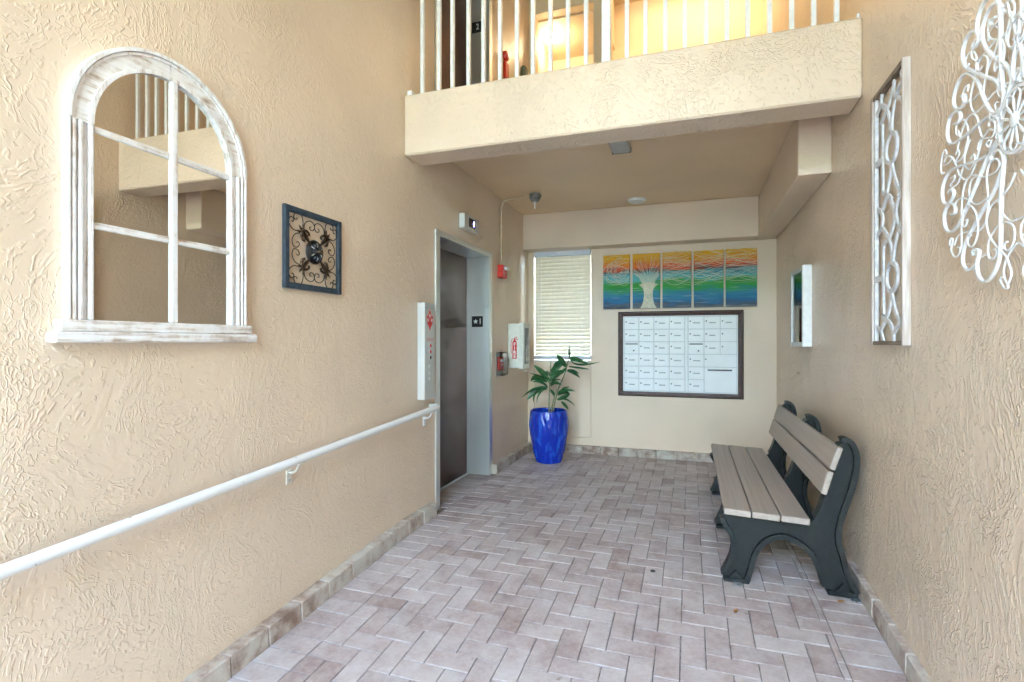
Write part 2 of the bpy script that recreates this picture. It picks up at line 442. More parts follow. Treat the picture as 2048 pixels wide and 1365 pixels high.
# ------------------------------------------------------------------ setting
g = MB().box(-70, 70, -70, 70, -.9, -.30).build('ground', M['lawn']); tag(g, kind='structure')
p = MB().box(-9, 9, -9., YN - .01, -.6, -.262).build('pavement', M['paving']); tag(p, kind='structure')

p = MB().box(-6, 6, 7.21, 13, -.6, -.262).build('pavement', M['joint']); tag(p, kind='structure')  # unseen slab added to keep green bounce off the blind slats

# walls ------------------------------------------------------------
DO0, DO1, DZ = 3.585, 4.70, 2.10       # elevator openings
def wall(name, label, boxes, m, cat='wall'):
    r = thing(name, label, cat); b = MB()
    for q in boxes: b.box(*q)
    b.build('masonry', m, r); return r
WL = wall('stucco_wall', 'long tan stucco wall with the arched mirror, handrail and elevator',
    [(-2.35, XL, YW, DO0, -.6, ZT), (-2.35, XL, DO1, 7.2, -.6, ZT), (-2.35, XL, DO0, DO1, DZ, F2), (-2.35, XL, DO0, DO1, F2 + DZ, ZT), (-2.35, -2.12, DO0, DO1, -.6, ZT)], M['stucco'])
WR = wall('stucco_wall', 'tan stucco wall behind the bench with white iron medallion and fretwork panel',
    [(XR, 1.25, YW, 7.2, -.6, ZT)], M['stucco_right'])
WX0, WX1, WZ0, WZ1 = -1.757, -1.077, .171, 2.345   # former opening in the rear wall
WB = wall('stucco_wall', 'rear tan stucco wall carrying the mailboxes, five art panels and blinds',
    [(XL, WX0, YB, 6.12, -.3, 2.8), (WX1, XR, YB, 6.12, -.3, 2.8), (WX0, WX1, YB, 6.12, -.3, WZ0), (WX0, WX1, YB, 6.12, WZ1, 2.8)], M['stucco_soft'])
B('infill_panel', M['stucco_soft'], WB, WX0 + .004, WX1 - .004, YB + .006, 6.10, WZ0 + .004, 1.035, b=.004)
bh = MB().cbox(XL, .6437, 5.744, YB, ZS, ZC, b=.006).build('bulkhead', M['stucco_soft'])
tag(bh, 'tan bulkhead running under the ceiling above the blinds and art panels', 'bulkhead')
cb = MB().cbox(.6437, XR, 3.7313, YB, ZS - .001, ZC, b=.006).build('ceiling_beam', M['stucco_soft'])
tag(cb, 'boxed tan beam along the top of the wall above the notice case', 'beam')
cl = MB().box(XL, XR, 3.33, 5.96, ZC, F2).build('ceiling', M['stucco_bounce_warm']); tag(cl, kind='structure')
bb = MB().cbox(XL, XR, YF, 3.335, 2.528, 2.936, b=.010).build('balcony_beam', M['stucco_beam'])
tag(bb, 'bright tan stucco beam across the passage under the white railing', 'beam')

# upper landing
ul = MB().box(XL, XR, 3.336, 7.2, F2 - .04, F2 + .02).build('landing_floor', M['paving']); tag(ul, kind='structure')
rf = MB().box(-2.35, 1.25, YR, 7.4, ZT, ZT + .15).box(-2.35, 1.25, YR, YR + .3, 4.3, ZT).box(XL, -.96, 6.15, 7.05, 5.16, ZT).build('roof_shade_lintel', M['stucco_up']); tag(rf, kind='structure')  # cover extended and entrance lintel added, both unseen, to hold back sky light
UB = wall('stucco_wall', 'upstairs wall with lit openings behind the white railing',
    [(XL, -1.757, 6.0, 6.15, F2, ZT), (-1.058, -.86, 6.0, 6.15, F2, ZT), (-1.757, -1.058, 6.0, 6.15, 5.175, ZT), (-.86, XR, 6.0, 6.15, 5.45, ZT)], M['stucco_up'])
UF = wall('stucco_wall', 'yellow lit wall of the upstairs corridor seen between the balusters',
    [(XL, XR, 7.05, 7.2, F2, ZT)], M['stucco_up'])

# floor of pavers ----------------------------------------------------
S = .2032; H = S / 2
fm = MB(); ys = [YN + i * .1 for i in range(70)]; ys = [y for y in ys if y < YB] + [YB]
for i, y in enumerate(ys):
    fm.v += [(-2.07, y, fl(y) - .0060), (XR, y, fl(y) - .0060)]
    if i: fm.f.append((2 * i - 2, 2 * i - 1, 2 * i + 1, 2 * i))
floor = fm.build('floor', M['joint']); tag(floor, kind='structure')

cells = []                             # x0, x1, y0, y1 in metres
XF0, XF1, YF1 = SXL + S, SXR - S, SYB - S
i_y = 0
y = SYB
# header courses along both walls and a soldier course along the rear wall
k = 0
while y - H > YN:
    if y - H < DO1 - .04 and y > DO0 + .04: pass
    cells.append((SXL, SXL + S, y - H, y)); cells.append((SXR - S, SXR, y - H, y)); y -= H
x = XF0
while x < XF1 - .01:
    cells.append((x, min(x + H, XF1), YF1, SYB)); x += H
# pavers inside the elevator recess
y = DO1 - .035
while y - H > DO0: cells.append((-2.05, SXL, y - H, y)); y -= H
# herringbone field
ni = int((XF1 - XF0) / H) + 4; nj = int((YF1 - YN) / H) + 4
for i in range(-2, ni):
    for j in range(-2, nj):
        q = (i - j) % 4
        if q == 0: c = (XF0 + i * H, XF0 + (i + 2) * H, YF1 - (nj - j) * H + 2 * H, YF1 - (nj - j) * H + 3 * H)
        elif q == 3: c = (XF0 + i * H, XF0 + (i + 1) * H, YF1 - (nj - j) * H + 2 * H, YF1 - (nj - j) * H + 4 * H)
        else: continue
        c = (max(c[0], XF0), min(c[1], XF1), max(c[2], YN), min(c[3], YF1))
        if c[1] - c[0] > .02 and c[3] - c[2] > .02: cells.append(c)
def area(c):
    q = [proj(x_, y_, fl(y_)) for x_, y_ in ((c[0], c[2]), (c[1], c[2]), (c[1], c[3]), (c[0], c[3]))]
    if any(t is None for t in q): return 0
    cx, cy_ = sum(t[0] for t in q) / 4, sum(t[1] for t in q) / 4
    if not (-40 < cx < 2090 and 0 < cy_ < 1400): return 0
    # behind the planters and walls on the left
    return abs(sum(q[n_][0] * q[(n_ + 1) % 4][1] - q[(n_ + 1) % 4][0] * q[n_][1] for n_ in range(4))) / 2
cells.sort(key=area, reverse=True)
def paver_shape(b, w, l, z0=0., cx=0., cy_=0., f=None, tilt=0.):
    gp = .0019 + rnd.random() * .0008; ch = .0018; hw, hl = w / 2 - gp, l / 2 - gp
    P = [(-hw, -hl, -.03), (hw, -hl, -.03), (hw, hl, -.03), (-hw, hl, -.03)] + [(a_ * hw, b_ * hl, -ch) for a_, b_ in ((-1, -1), (1, -1), (1, 1), (-1, 1))] + [(a_ * (hw - ch), b_ * (hl - ch), 0) for a_, b_ in ((-1, -1), (1, -1), (1, 1), (-1, 1))]
    if f: P = [(x_ + cx, y_ + cy_, z_ + f(y_ + cy_) + z0 + x_ * tilt) for x_, y_, z_ in P]
    F = [(8, 9, 10, 11)]
    for n_ in range(4):
        m_ = (n_ + 1) % 4; F += [(4 + n_, 4 + m_, 8 + m_, 8 + n_), (n_, m_, 4 + m_, 4 + n_)]
    b.add(P, F); return len(F)
cache = {}
def tone(): return min(1, max(0, rnd.gauss(.52, .105)))
for c in cells[:300]:
    w, l = c[1] - c[0], c[3] - c[2]; key = (round(w, 2), round(l, 2), rnd.randrange(2))
    if key not in cache:
        b = MB(); paver_shape(b, w, l); cache[key] = b.mesh('brick', M['paver'])
    o = bpy.data.objects.new('brick', cache[key]); COL.objects.link(o); o.parent = floor
    ym = (c[2] + c[3]) / 2
    o.location = ((c[0] + c[1]) / 2, ym, fl(ym) + rnd.uniform(-.0012, .0012))
    o.rotation_euler = (math.atan(slope(ym)) + rnd.gauss(0, .003), rnd.gauss(0, .003), rnd.gauss(0, .0025))
    o['tone'] = tone()
b = MB(); tn = []
for c in cells[300:]:
    n_ = paver_shape(b, c[1] - c[0], c[3] - c[2], rnd.uniform(-.001, .001), (c[0] + c[1]) / 2, (c[2] + c[3]) / 2, fl, rnd.gauss(0, .003))
    tn += [tone()] * n_
o = b.build('brick_field', M['paver_far'], floor); tag(o, kind='stuff')
at = o.data.attributes.new('tone', 'FLOAT', 'FACE'); at.data.foreach_set('value', tn)

# brick skirting: every brick is a part of its wall
def skirt(parent, w, l, h, loc, rot):
    key = ('s', round(w, 3), round(l, 3))
    if key not in cache:
        cache[key] = MB().cbox(-w / 2, w / 2, -l / 2 + .002, l / 2 - .002, -.03, h, b=.004).mesh('skirting_brick', M['skirt'])
    o = bpy.data.objects.new('skirting_brick', cache[key]); COL.objects.link(o); o.parent = parent
    o.location = loc; o.rotation_euler = rot; o['tone'] = min(1, max(0, rnd.gauss(.52, .15)))
def run(parent, xw, xs, y1, y0):
    y = y1
    while y - S > y0 - .12:
        l = min(S, y - y0) if y - S < y0 else S
        if l < .05: break
        ym = y - l / 2
        skirt(parent, abs(xs - xw) + .004, l, SKH + rnd.uniform(-.0015, .0015), ((xw + xs) / 2 + (-.002 if xw < 0 else .002) + rnd.uniform(-.001, .001), ym, fl(ym)), (math.atan(slope(ym)), 0, rnd.gauss(0, .004)))
        y -= S
run(WL, XL, SXL, 3.2885 + S * .94, YN)
run(WL, XL, SXL, SYB, 4.735)
run(WR, XR, SXR, 3.2645 + 13 * S, YN)
x = SXL
xs_ = [-1.1692 + n_ * S for n_ in range(-3, 11)]
for n_ in range(len(xs_) - 1):
    x0, x1 = max(xs_[n_], SXL), min(xs_[n_ + 1], SXR)
    if x1 - x0 > .04: skirt(WB, YB - SYB + .004, x1 - x0, SKH, ((x0 + x1) / 2, (YB + SYB) / 2 + .002, 0), (0, 0, R(90)))
# caulk line on top of the skirtings is left to the chamfers

# upper railing -----------------------------------------------------------
rl = thing('railing', 'white metal balcony railing with slim square balusters and one thick post', 'railing')
bxs = [-1.740, -1.614, -1.514, -1.397, -1.290, -1.174, -1.058, -.951, -.836, -.723, -.610, -.362, -.254, -.140, -.032, .083, .194, .301, .412, .521, .627, .735]
for bx in bxs: B('baluster', M['railwhite'], rl, bx - .0125, bx + .0125, 3.19, 3.215, 2.95, 3.86)
B('post', M['railwhite'], rl, -.485 - .026, -.485 + .026, 3.176, 3.228, 2.936, 3.90)
B('bottom_rail', M['railwhite'], rl, XL + .03, XR - .012, 3.186, 3.219, 2.937, 2.955)
B('top_rail', M['railwhite'], rl, XL + .006, XR - .006, 3.172, 3.232, 3.86, 3.90)
B('wall_bracket', M['railwhite'], rl, XL, XL + .035, 3.15, 3.22, 2.9365, 2.985)
B('wall_bracket', M['railwhite'], rl, XR - .012, XR, 3.17, 3.23, 2.9365, 2.99)

# elevators -------------------------------------------------------------------
def elevator(z0, label, sign):
    r = thing('elevator', label, 'elevator')
    b = MB().box(-2.10, -2.055, DO0 + .01, DO1 - .01, z0 - .02, z0 + 2.09); dr = b.build('door', M['bronze'], r)
    # left, right jambs and the header, each folded steel
    fx = XL + .012
    B('jamb', M['steel'], r, -2.056, fx, DO0 - .028, DO0 + .038, z0 - .02, z0 + 2.085, b=.003)
    B('jamb', M['steel'], r, -2.056, fx, DO1 - .040, DO1 + .036, z0 - .02, z0 + 2.085, b=.003)
    B('header', M['steel'], r, -2.056, fx + .002, DO0 - .030, DO1 + .038, z0 + 2.0855, z0 + 2.128, b=.003)
    B('door_sill', M['steel_h'], r, -2.075, -2.03, DO0 + .04, DO1 - .042, z0 - .02, z0 + .004, b=.001)
    yp = DO1 - .0415; zc = z0 + 1.468
    pl = B('floor_sign', M['black'], r, -1.998, -1.884, yp - .003, yp + .002, zc - .052, zc + .052, b=.001)
    if sign == '1':
        st = []
        for n_ in range(10):
            a_ = math.pi / 2 + n_ * math.pi / 5; q = .027 if n_ % 2 == 0 else .0112
            st.append((-1.958 + q * math.cos(a_), zc + q * math.sin(a_)))
        MB().prism(st, 'y', yp - .0042, yp - .0031).build('star', M['whiteprint'], pl)
        text('numeral', '1', .075, (-1.911, yp - .0036, zc), (1, 0, 0), (0, 0, 1), M['whiteprint'], pl, bold=.0012, sx=.8)
    else:
        text('numeral', sign, .078, (-1.938, yp - .0036, zc), (1, 0, 0), (0, 0, 1), M['whiteprint'], pl, bold=.0012, sx=.8)
    rebase(r, (-2.0, (DO0 + DO1) / 2, z0)); return r
elevator(0, 'dark bronze elevator door in a brushed steel frame on the ground floor', '1')
elevator(F2, 'dark elevator door marked 2 on the upper landing', '2')

# rails and boxes on the left wall -----------------------------------------------
hr = thing('handrail', 'white painted round handrail sloping along the left wall, paint chipped', 'handrail')
def hz(y): return .799 + (y - 3.47) * .0545
a = NT('handrail_paint'); n_ = a.noise(a.coords('Object', (1, .55, 1)), 26., 4., .6)
ch_ = a.ss(n_, .66, .675)
a.set(color=a.mix(ch_, (.80, .80, .79), (.24, .25, .27)), rough=.3); a.bump(a.math('MULTIPLY', ch_, -1.), .4, .001); M['handrail'] = a.m
xr_ = XL + .082
pth = [(xr_, y_, hz(y_)) for y_ in (-.7, .2, 1., 2., 3., 3.40)] + [(xr_ - .004, 3.435, hz(3.435)), (xr_ - .02, 3.462, hz(3.46)), (xr_ - .045, 3.472, hz(3.47)), (XL + .002, 3.474, hz(3.47))]
MB().tube(smooth(pth, 4), .0195, 14).build('pipe', M['handrail'], hr, True)
for yb, m_ in ((3.386, 'railwhite'), (2.035, 'bracket'), (.684, 'bracket')):
    z_ = hz(yb) - .095
    br = B('wall_plate', M[m_], hr, XL, XL + .006, yb - .019, yb + .019, z_ - .035, z_ + .035, b=.002)
    MB().tube(smooth([(XL + .006, yb, z_ + .02), (XL + .03, yb, z_ + .024), (XL + .05, yb, z_ + .038), (XL + .06, yb, z_ + .06), (xr_ - .002, yb, z_ + .078)], 3), .0055, 8).build('arm', M[m_], br, True)
    MB().cbox(xr_ - .010, xr_ + .010, yb - .028, yb + .028, z_ + .072, z_ + .0765, b=.001).build('saddle', M[m_], br)
    MB().lathe([(.0055, 0), (.0055, .002), (.003, .004), (0, .004)], (XL + .006, yb, z_ - .014), 8, 'x').build('screw', M['galv'], br)
cp = thing('call_panel', 'tall steel elevator call panel with red emergency pictogram and six buttons', 'call panel')
fx = XL + .06
B('housing', M['steel_h'], cp, XL, fx - .002, 3.288, 3.437, .862, 1.552, b=.002)
B('faceplate', M['steel_h'], cp, fx - .002, fx, 3.290, 3.435, .865, 1.549, b=.001)
dm = [(0, .078), (.030, .022), (.044, .03), (.050, -.004), (.036, -.03), (.012, -.055), (0, -.078)]
dm = dm + [(-u, w) for u, w in dm[-2:0:-1]]
pg = MB().prism([(3.362 + u, 1.432 + w) for u, w in dm], 'x', fx, fx + .0012).build('fire_pictogram', M['redprint'], cp)
for u, w in ((0, .028), (-.029, -.003), (.029, -.003)):
    dk = MB().lathe([(.0135, 0), (.0135, .0008), (0, .0008)], (fx + .0012, 3.362 + u, 1.432 + w), 14, 'x').build('symbol_disc', M['whiteprint'], pg)
    B('symbol_mark', M['redprint'], pg, fx + .002, fx + .0026, 3.362 + u - .003, 3.362 + u + .003, 1.432 + w - .009, 1.432 + w + .009, b=.0002)
for z_ in (1.300, 1.291, 1.2815): B('print_line', M['redprint'], cp, fx, fx + .0005, 3.31, 3.414, z_ - .0012, z_ + .0012, b=.0001)
B('seam', M['darkgrey'], cp, fx, fx + .0004, 3.291, 3.434, 1.514, 1.5152, b=.0001)
for z_, m_ in ((1.246, 'redprint'), (1.203, 'red'), (1.161, 'black'), (1.093, 'steel_h'), (1.049, 'steel_h'), (1.006, 'steel_h')):
    b_ = MB().lathe([(.0155, 0), (.0155, .003), (.0135, .0045), (.0128, .0045)], (fx, 3.366, z_), 16, 'x').build('button_ring', M['steel'], cp, True)
    MB().lathe([(.0125, 0), (.0125, .0055), (.009, .0072), (0, .0076)], (fx, 3.366, z_), 16, 'x').build('button', M[m_], b_, True)
rebase(cp, (XL, 3.36, .862))
ind = thing('floor_indicator', 'small steel floor indicator box with dark display above elevator', 'indicator')
fx = XL + .05
B('housing', M['steel_h'], ind, XL, fx, 3.995, 4.300, 2.226, 2.350, b=.002)
sc_ = B('screen', M['black'], ind, fx, fx + .001, 4.085, 4.215, 2.252, 2.328, b=.0004)
text('digit', '1', .062, (fx + .0014, 4.188, 2.288), (0, 1, 0), (0, 0, 1), M['display'], sc_, ext=.0003, sx=.8)
rebase(ind, (XL, 4.15, 2.226))

hn = thing('alarm_horn', 'red fire alarm horn with white strobe at the end of the conduit', 'alarm')
fx = XL + .055
MB().cbox(XL, fx, 4.905, 5.045, 1.915, 2.045, b=.006).build('body', M['red'], hn)
MB().cbox(fx, fx + .006, 4.912, 4.950, 1.925, 2.035, b=.002).build('lettered_strip', M['redprint'], hn)
for n_, ch2 in enumerate('FIRE'): text('letter', ch2, .026, (fx + .0066, 4.931, 2.016 - n_ * .025), (0, 1, 0), (0, 0, 1), M['whiteprint'], hn, bold=.0008)
MB().cbox(fx, fx + .022, 4.956, 5.040, 1.996, 2.030, b=.005).build('strobe', M['whiteprint'], hn)
rebase(hn, (XL, 4.975, 1.915))
jb = thing('junction_box', 'grey round ceiling box with sprinkler rod, its conduit bending down the wall', 'junction box')
MB().lathe([(.050, 0), (.056, -.006), (.056, -.045), (.050, -.05), (.038, -.075), (.012, -.08), (0, -.08)], (-1.455, 4.965, ZC), 24).build('box', M['grey'], jb, True)
MB().lathe([(.0085, -.078), (.0085, -.09), (.006, -.092), (.006, -.148), (0, -.148)], (-1.455, 4.965, ZC), 10).build('rod', M['white'], jb, True)
for a_ in (0, 2.1, 4.2): MB().lathe([(.008, 0), (.008, -.012), (0, -.012)], (-1.455 + .058 * math.cos(a_), 4.965 + .058 * math.sin(a_), ZC - .02), 8).build('lug', M['grey'], jb)
pth = [(XL + .016, 4.98, 2.04), (XL + .016, 4.98, 2.3), (XL + .016, 4.98, 2.60), (XL + .026, 4.979, 2.655), (XL + .055, 4.977, 2.69), (XL + .11, 4.975, 2.703), (XL + .2, 4.972, 2.707), (-1.50, 4.967, 2.708)]
MB().tube(smooth(pth, 4), .0125, 10).build('conduit', M['conduit'], jb, True)
rebase(jb, (-1.455, 4.965, ZC))
fe = thing('extinguisher_cabinet', 'off-white fire extinguisher cabinet marked FIRE on its side', 'cabinet')
CY0, CY1, CX = 5.215, 5.42, -1.662
MB().cbox(XL, CX, CY0, CY1, .995, 1.465, b=.012).build('body', M['offwhite'], fe, True)
MB().cbox(CX - .045, CX + .012, CY0 - .006, CY1 + .006, .985, 1.475, b=.010).build('door', M['offwhite'], fe, True)
B('door_window', M['grey'], fe, CX + .012, CX + .0135, CY0 + .03, CY1 - .03, 1.04, 1.42, b=.0005)
MB().tube([(CX - .02, CY1 - .05, .985), (CX - .02, CY1 - .05, .96)], .004, 6).build('latch_pin', M['offwhite'], fe)
B('latch', M['offwhite'], fe, CX - .045, CX + .005, CY1 - .06, CY1 - .04, .95, .962, b=.003)
ys_ = CY0 - .0006
lb = [(-1.775, 1.095), (-1.775, 1.265), (-1.768, 1.285), (-1.757, 1.292), (-1.757, 1.305), (-1.744, 1.305), (-1.744, 1.292), (-1.733, 1.285), (-1.726, 1.265), (-1.726, 1.095)]
ex = MB().prism(lb, 'y', ys_ - .0008, ys_).build('extinguisher_sign', M['redprint'], fe)
MB().strip([(-1.757, 1.31), (-1.735, 1.316), (-1.72, 1.326)], .008, 'y', ys_ - .0008, ys_).build('sign_lever', M['redprint'], fe)
MB().strip([(-1.757, 1.303), (-1.735, 1.302), (-1.712, 1.296)], .008, 'y', ys_ - .0008, ys_).build('sign_handle', M['redprint'], fe)
MB().strip(smooth([(-1.760, 1.305), (-1.778, 1.298), (-1.789, 1.27), (-1.789, 1.20), (-1.784, 1.15)], 3), .006, 'y', ys_ - .0008, ys_).build('sign_hose', M['redprint'], fe)
for n_, ch2 in enumerate('FIRE'): text('letter', ch2, .046, (-1.7505, ys_ - .0012, 1.247 - n_ * .042), (1, 0, 0), (0, 0, 1), M['whiteprint'], fe, bold=.0016)
rebase(fe, (-1.75, 5.32, .985))
ps = thing('pull_station', 'red fire pull station under a clear plastic cover beside the cabinet', 'pull station')
MB().cbox(XL, XL + .035, 4.885, 5.005, .985, 1.125, b=.005).build('body', M['red'], ps)
MB().cbox(XL + .035, XL + .052, 4.895, 4.995, 1.075, 1.098, b=.004).build('handle', M['whiteprint'], ps)
for n_, ch2 in enumerate('PULL'): text('letter', ch2, .022, (XL + .0358, 4.918 + n_ * .018, 1.045), (0, 1, 0), (0, 0, 1), M['whiteprint'], ps, bold=.0006)
cvm = NT('clear_polycarbonate'); out = cvm.N['Material Output']
tr = cvm.n('BsdfTransparent'); tr.inputs[0].default_value = (.80, .82, .84, 1); dfm = cvm.n('BsdfGlossy'); dfm.inputs['Roughness'].default_value = .15
ms = cvm.n('MixShader'); lw = cvm.n('LayerWeight'); lw.inputs[0].default_value = .45; cvm.link(lw.outputs['Fresnel'], ms.inputs[0]); cvm.link(tr.outputs[0], ms.inputs[1]); cvm.link(dfm.outputs[0], ms.inputs[2]); cvm.link(ms.outputs[0], out.inputs[0]); cvm.N.remove(cvm.p)
MB().cbox(XL, XL + .075, 4.862, 5.028, .935, 1.172, b=.014).build('cover', cvm.m, ps, True)
B('cover_flange', M['offwhite'], ps, XL, XL + .004, 4.850, 5.040, .925, 1.18, b=.002)
rebase(ps, (XL, 4.945, .935))

# traced outlines (mm along the wall, mm above the floor)
MT = [[(1813, 2178), (1836, 2182), (1836, 2168), (1813, 2157), (1794, 2159), (1783, 2174), (1789, 2195), (1808, 2214), (1836, 2221), (1865, 2210), (1883, 2185), (1880, 2149), (1859, 2112), (1819, 2069), (1775, 2031), (1747, 1997), (1737, 1972), (1744, 1949), (1765, 1926), (1791, 1911), (1822, 1914), (1853, 1943), (1880, 1986), (1907, 2037), (1933, 2069), (1966, 2095), (2000, 2104), (2035, 2093), (2057, 2068), (2057, 2036), (2035, 2015), (2003, 2010), (1986, 2023), (1989, 2040), (2010, 2044)], [(2057, 1976), (2032, 1970), (2014, 1980), (2021, 1998), (2046, 2012), (2080, 2010), (2099, 1989), (2103, 1958), (2091, 1930), (2065, 1915), (2014, 1911), (1946, 1912), (1889, 1916), (1847, 1914), (1813, 1902), (1799, 1884), (1799, 1860), (1808, 1838)], [(1788, 1835), (1817, 1825), (1848, 1809), (1892, 1766), (1946, 1715), (2019, 1649), (2074, 1632), (2111, 1647), (2126, 1684), (2120, 1709), (2094, 1725), (2066, 1722), (2048, 1704), (2054, 1686), (2080, 1691)], [(1688, 2143), (1698, 2098), (1715, 2050), (1729, 2012), (1732, 1978), (1715, 1953), (1693, 1944)], [(1832, 1784), (1838, 1796), (1817, 1808), (1788, 1797), (1774, 1771), (1777, 1740), (1785, 1692), (1788, 1603), (1791, 1523), (1805, 1486), (1835, 1457), (1873, 1448), (1905, 1469), (1915, 1505), (1902, 1531), (1905, 1543), (1925, 1550), (1939, 1544), (1932, 1534)], [(1780, 1744), (1817, 1700), (1866, 1667), (1925, 1625), (1967, 1595), (1993, 1563), (2000, 1524), (1978, 1498), (1946, 1493), (1919, 1505)], [(2094, 1765), (2074, 1771), (2058, 1755), (2070, 1738), (2103, 1730), (2132, 1744), (2141, 1778), (2128, 1810), (2090, 1831), (2027, 1829), (1939, 1815), (1873, 1807), (1829, 1814), (1805, 1827)]]
Mt = [[(1841, 2137), (1852, 2132), (1852, 2155), (1830, 2160), (1805, 2144), (1799, 2123), (1808, 2100), (1827, 2077), (1859, 2052), (1883, 2013), (1939, 2002)], [(1920, 2108), (1865, 2106), (1830, 2112), (1802, 2112), (1778, 2090), (1770, 2065), (1775, 2041), (1791, 2007), (1805, 1980), (1797, 1949), (1773, 1936)], [(1956, 2121), (1972, 2113), (1979, 2135), (1959, 2152), (1926, 2151), (1904, 2155), (1914, 2172), (1933, 2168), (1942, 2150), (1939, 2128), (1920, 2112)], [(1936, 2146), (1920, 2121), (1923, 2090), (1939, 2052), (1956, 2013), (1949, 1980), (1926, 1959), (1889, 1958), (1853, 1968), (1813, 1972), (1786, 1959), (1778, 1941), (1789, 1922), (1813, 1920), (1819, 1938), (1808, 1939)], [(1883, 2075), (1898, 2070), (1907, 2089), (1889, 2102), (1865, 2098), (1850, 2076), (1862, 2035), (1877, 1994), (1871, 1966)], [(1802, 2037), (1813, 2027), (1818, 2041), (1802, 2064), (1786, 2062), (1782, 2038), (1794, 2014), (1805, 1983)], [(1962, 2039), (1956, 2055), (1976, 2056), (1993, 2036), (1976, 2008), (1952, 2008)], [(1754, 1954), (1770, 1961), (1760, 1970), (1752, 1956), (1765, 1944)], [(2032, 1945), (2024, 1925), (2046, 1940), (2043, 1967), (2000, 1967), (1979, 1945), (1969, 1908), (1982, 1867)], [(2035, 1885), (2014, 1924), (1972, 1960), (1939, 1959), (1914, 1939), (1901, 1902), (1883, 1869), (1847, 1878), (1819, 1864)], [(1841, 1887), (1847, 1890), (1836, 1900), (1816, 1887), (1813, 1865), (1830, 1850), (1889, 1865), (1907, 1841)], [(1841, 1845), (1856, 1840), (1841, 1827), (1827, 1842)], [(1712, 2063), (1724, 2067), (1715, 2067), (1719, 2050), (1739, 2055), (1749, 2078), (1734, 2104), (1705, 2110), (1684, 2106)], [(1744, 2133), (1760, 2110), (1765, 2083), (1744, 2054), (1710, 2035), (1688, 2008), (1693, 1988), (1684, 1963)], [(1710, 1985), (1715, 1979), (1703, 1976), (1693, 1954), (1710, 1952)], [(1791, 2212), (1786, 2194), (1770, 2178), (1752, 2179), (1739, 2136), (1719, 2122), (1684, 2129)], [(2120, 1838), (2137, 1840), (2143, 1865), (2132, 1901), (2111, 1912), (2103, 1895), (2124, 1895)], [(2132, 1868), (2098, 1863), (2074, 1874), (2107, 1889), (2128, 1876)], [(2070, 1873), (2042, 1837), (2023, 1801), (1989, 1777), (1960, 1775), (1932, 1795), (1912, 1824), (1886, 1863)], [(2050, 1874), (2034, 1885), (2027, 1866), (2054, 1852), (2019, 1848), (1993, 1862), (1975, 1895)], [(1946, 1828), (1929, 1835), (1925, 1814), (1953, 1798), (1982, 1818), (1985, 1848), (1953, 1887)], [(2082, 1808), (2054, 1809), (2062, 1794), (2084, 1789), (2070, 1776), (2034, 1779), (2015, 1799), (1993, 1829)], [(2005, 1558), (2005, 1613), (2004, 1686), (1996, 1739), (1975, 1769), (1939, 1776), (1879, 1753), (1841, 1747), (1805, 1749), (1791, 1764), (1811, 1783), (1841, 1780), (1857, 1755), (1854, 1710), (1848, 1665), (1860, 1625), (1848, 1582), (1811, 1542), (1763, 1506), (1744, 1475), (1736, 1452), (1755, 1423)], [(1919, 1741), (1909, 1750), (1919, 1765), (1946, 1764), (1962, 1737), (1953, 1702), (1919, 1683), (1879, 1683), (1848, 1689)], [(1975, 1647), (1960, 1647), (1975, 1629), (1993, 1640), (1982, 1681), (1953, 1688), (1919, 1666), (1899, 1620), (1909, 1577), (1939, 1559), (1960, 1576), (1957, 1596), (1939, 1595)], [(2086, 1590), (2078, 1612), (2062, 1601), (2074, 1573), (2050, 1546), (2019, 1553), (2015, 1571), (2034, 1574)], [(2058, 1585), (2027, 1613), (1960, 1611), (1899, 1602), (1866, 1623), (1841, 1657), (1794, 1671), (1749, 1688), (1722, 1717)], [(1848, 1512), (1854, 1540), (1841, 1571), (1794, 1597), (1760, 1596), (1728, 1577), (1725, 1543), (1749, 1519), (1771, 1526), (1768, 1541), (1757, 1542)], [(1823, 1533), (1832, 1533), (1817, 1534), (1814, 1517), (1835, 1507), (1866, 1525), (1892, 1522)], [(1800, 1663), (1777, 1622), (1744, 1596), (1713, 1592)], [(2050, 1701), (2034, 1723), (1996, 1722), (1960, 1708)], [(1782, 1451), (1791, 1443), (1771, 1420), (1752, 1421), (1771, 1447), (1774, 1472), (1760, 1499), (1733, 1520), (1713, 1531)]]
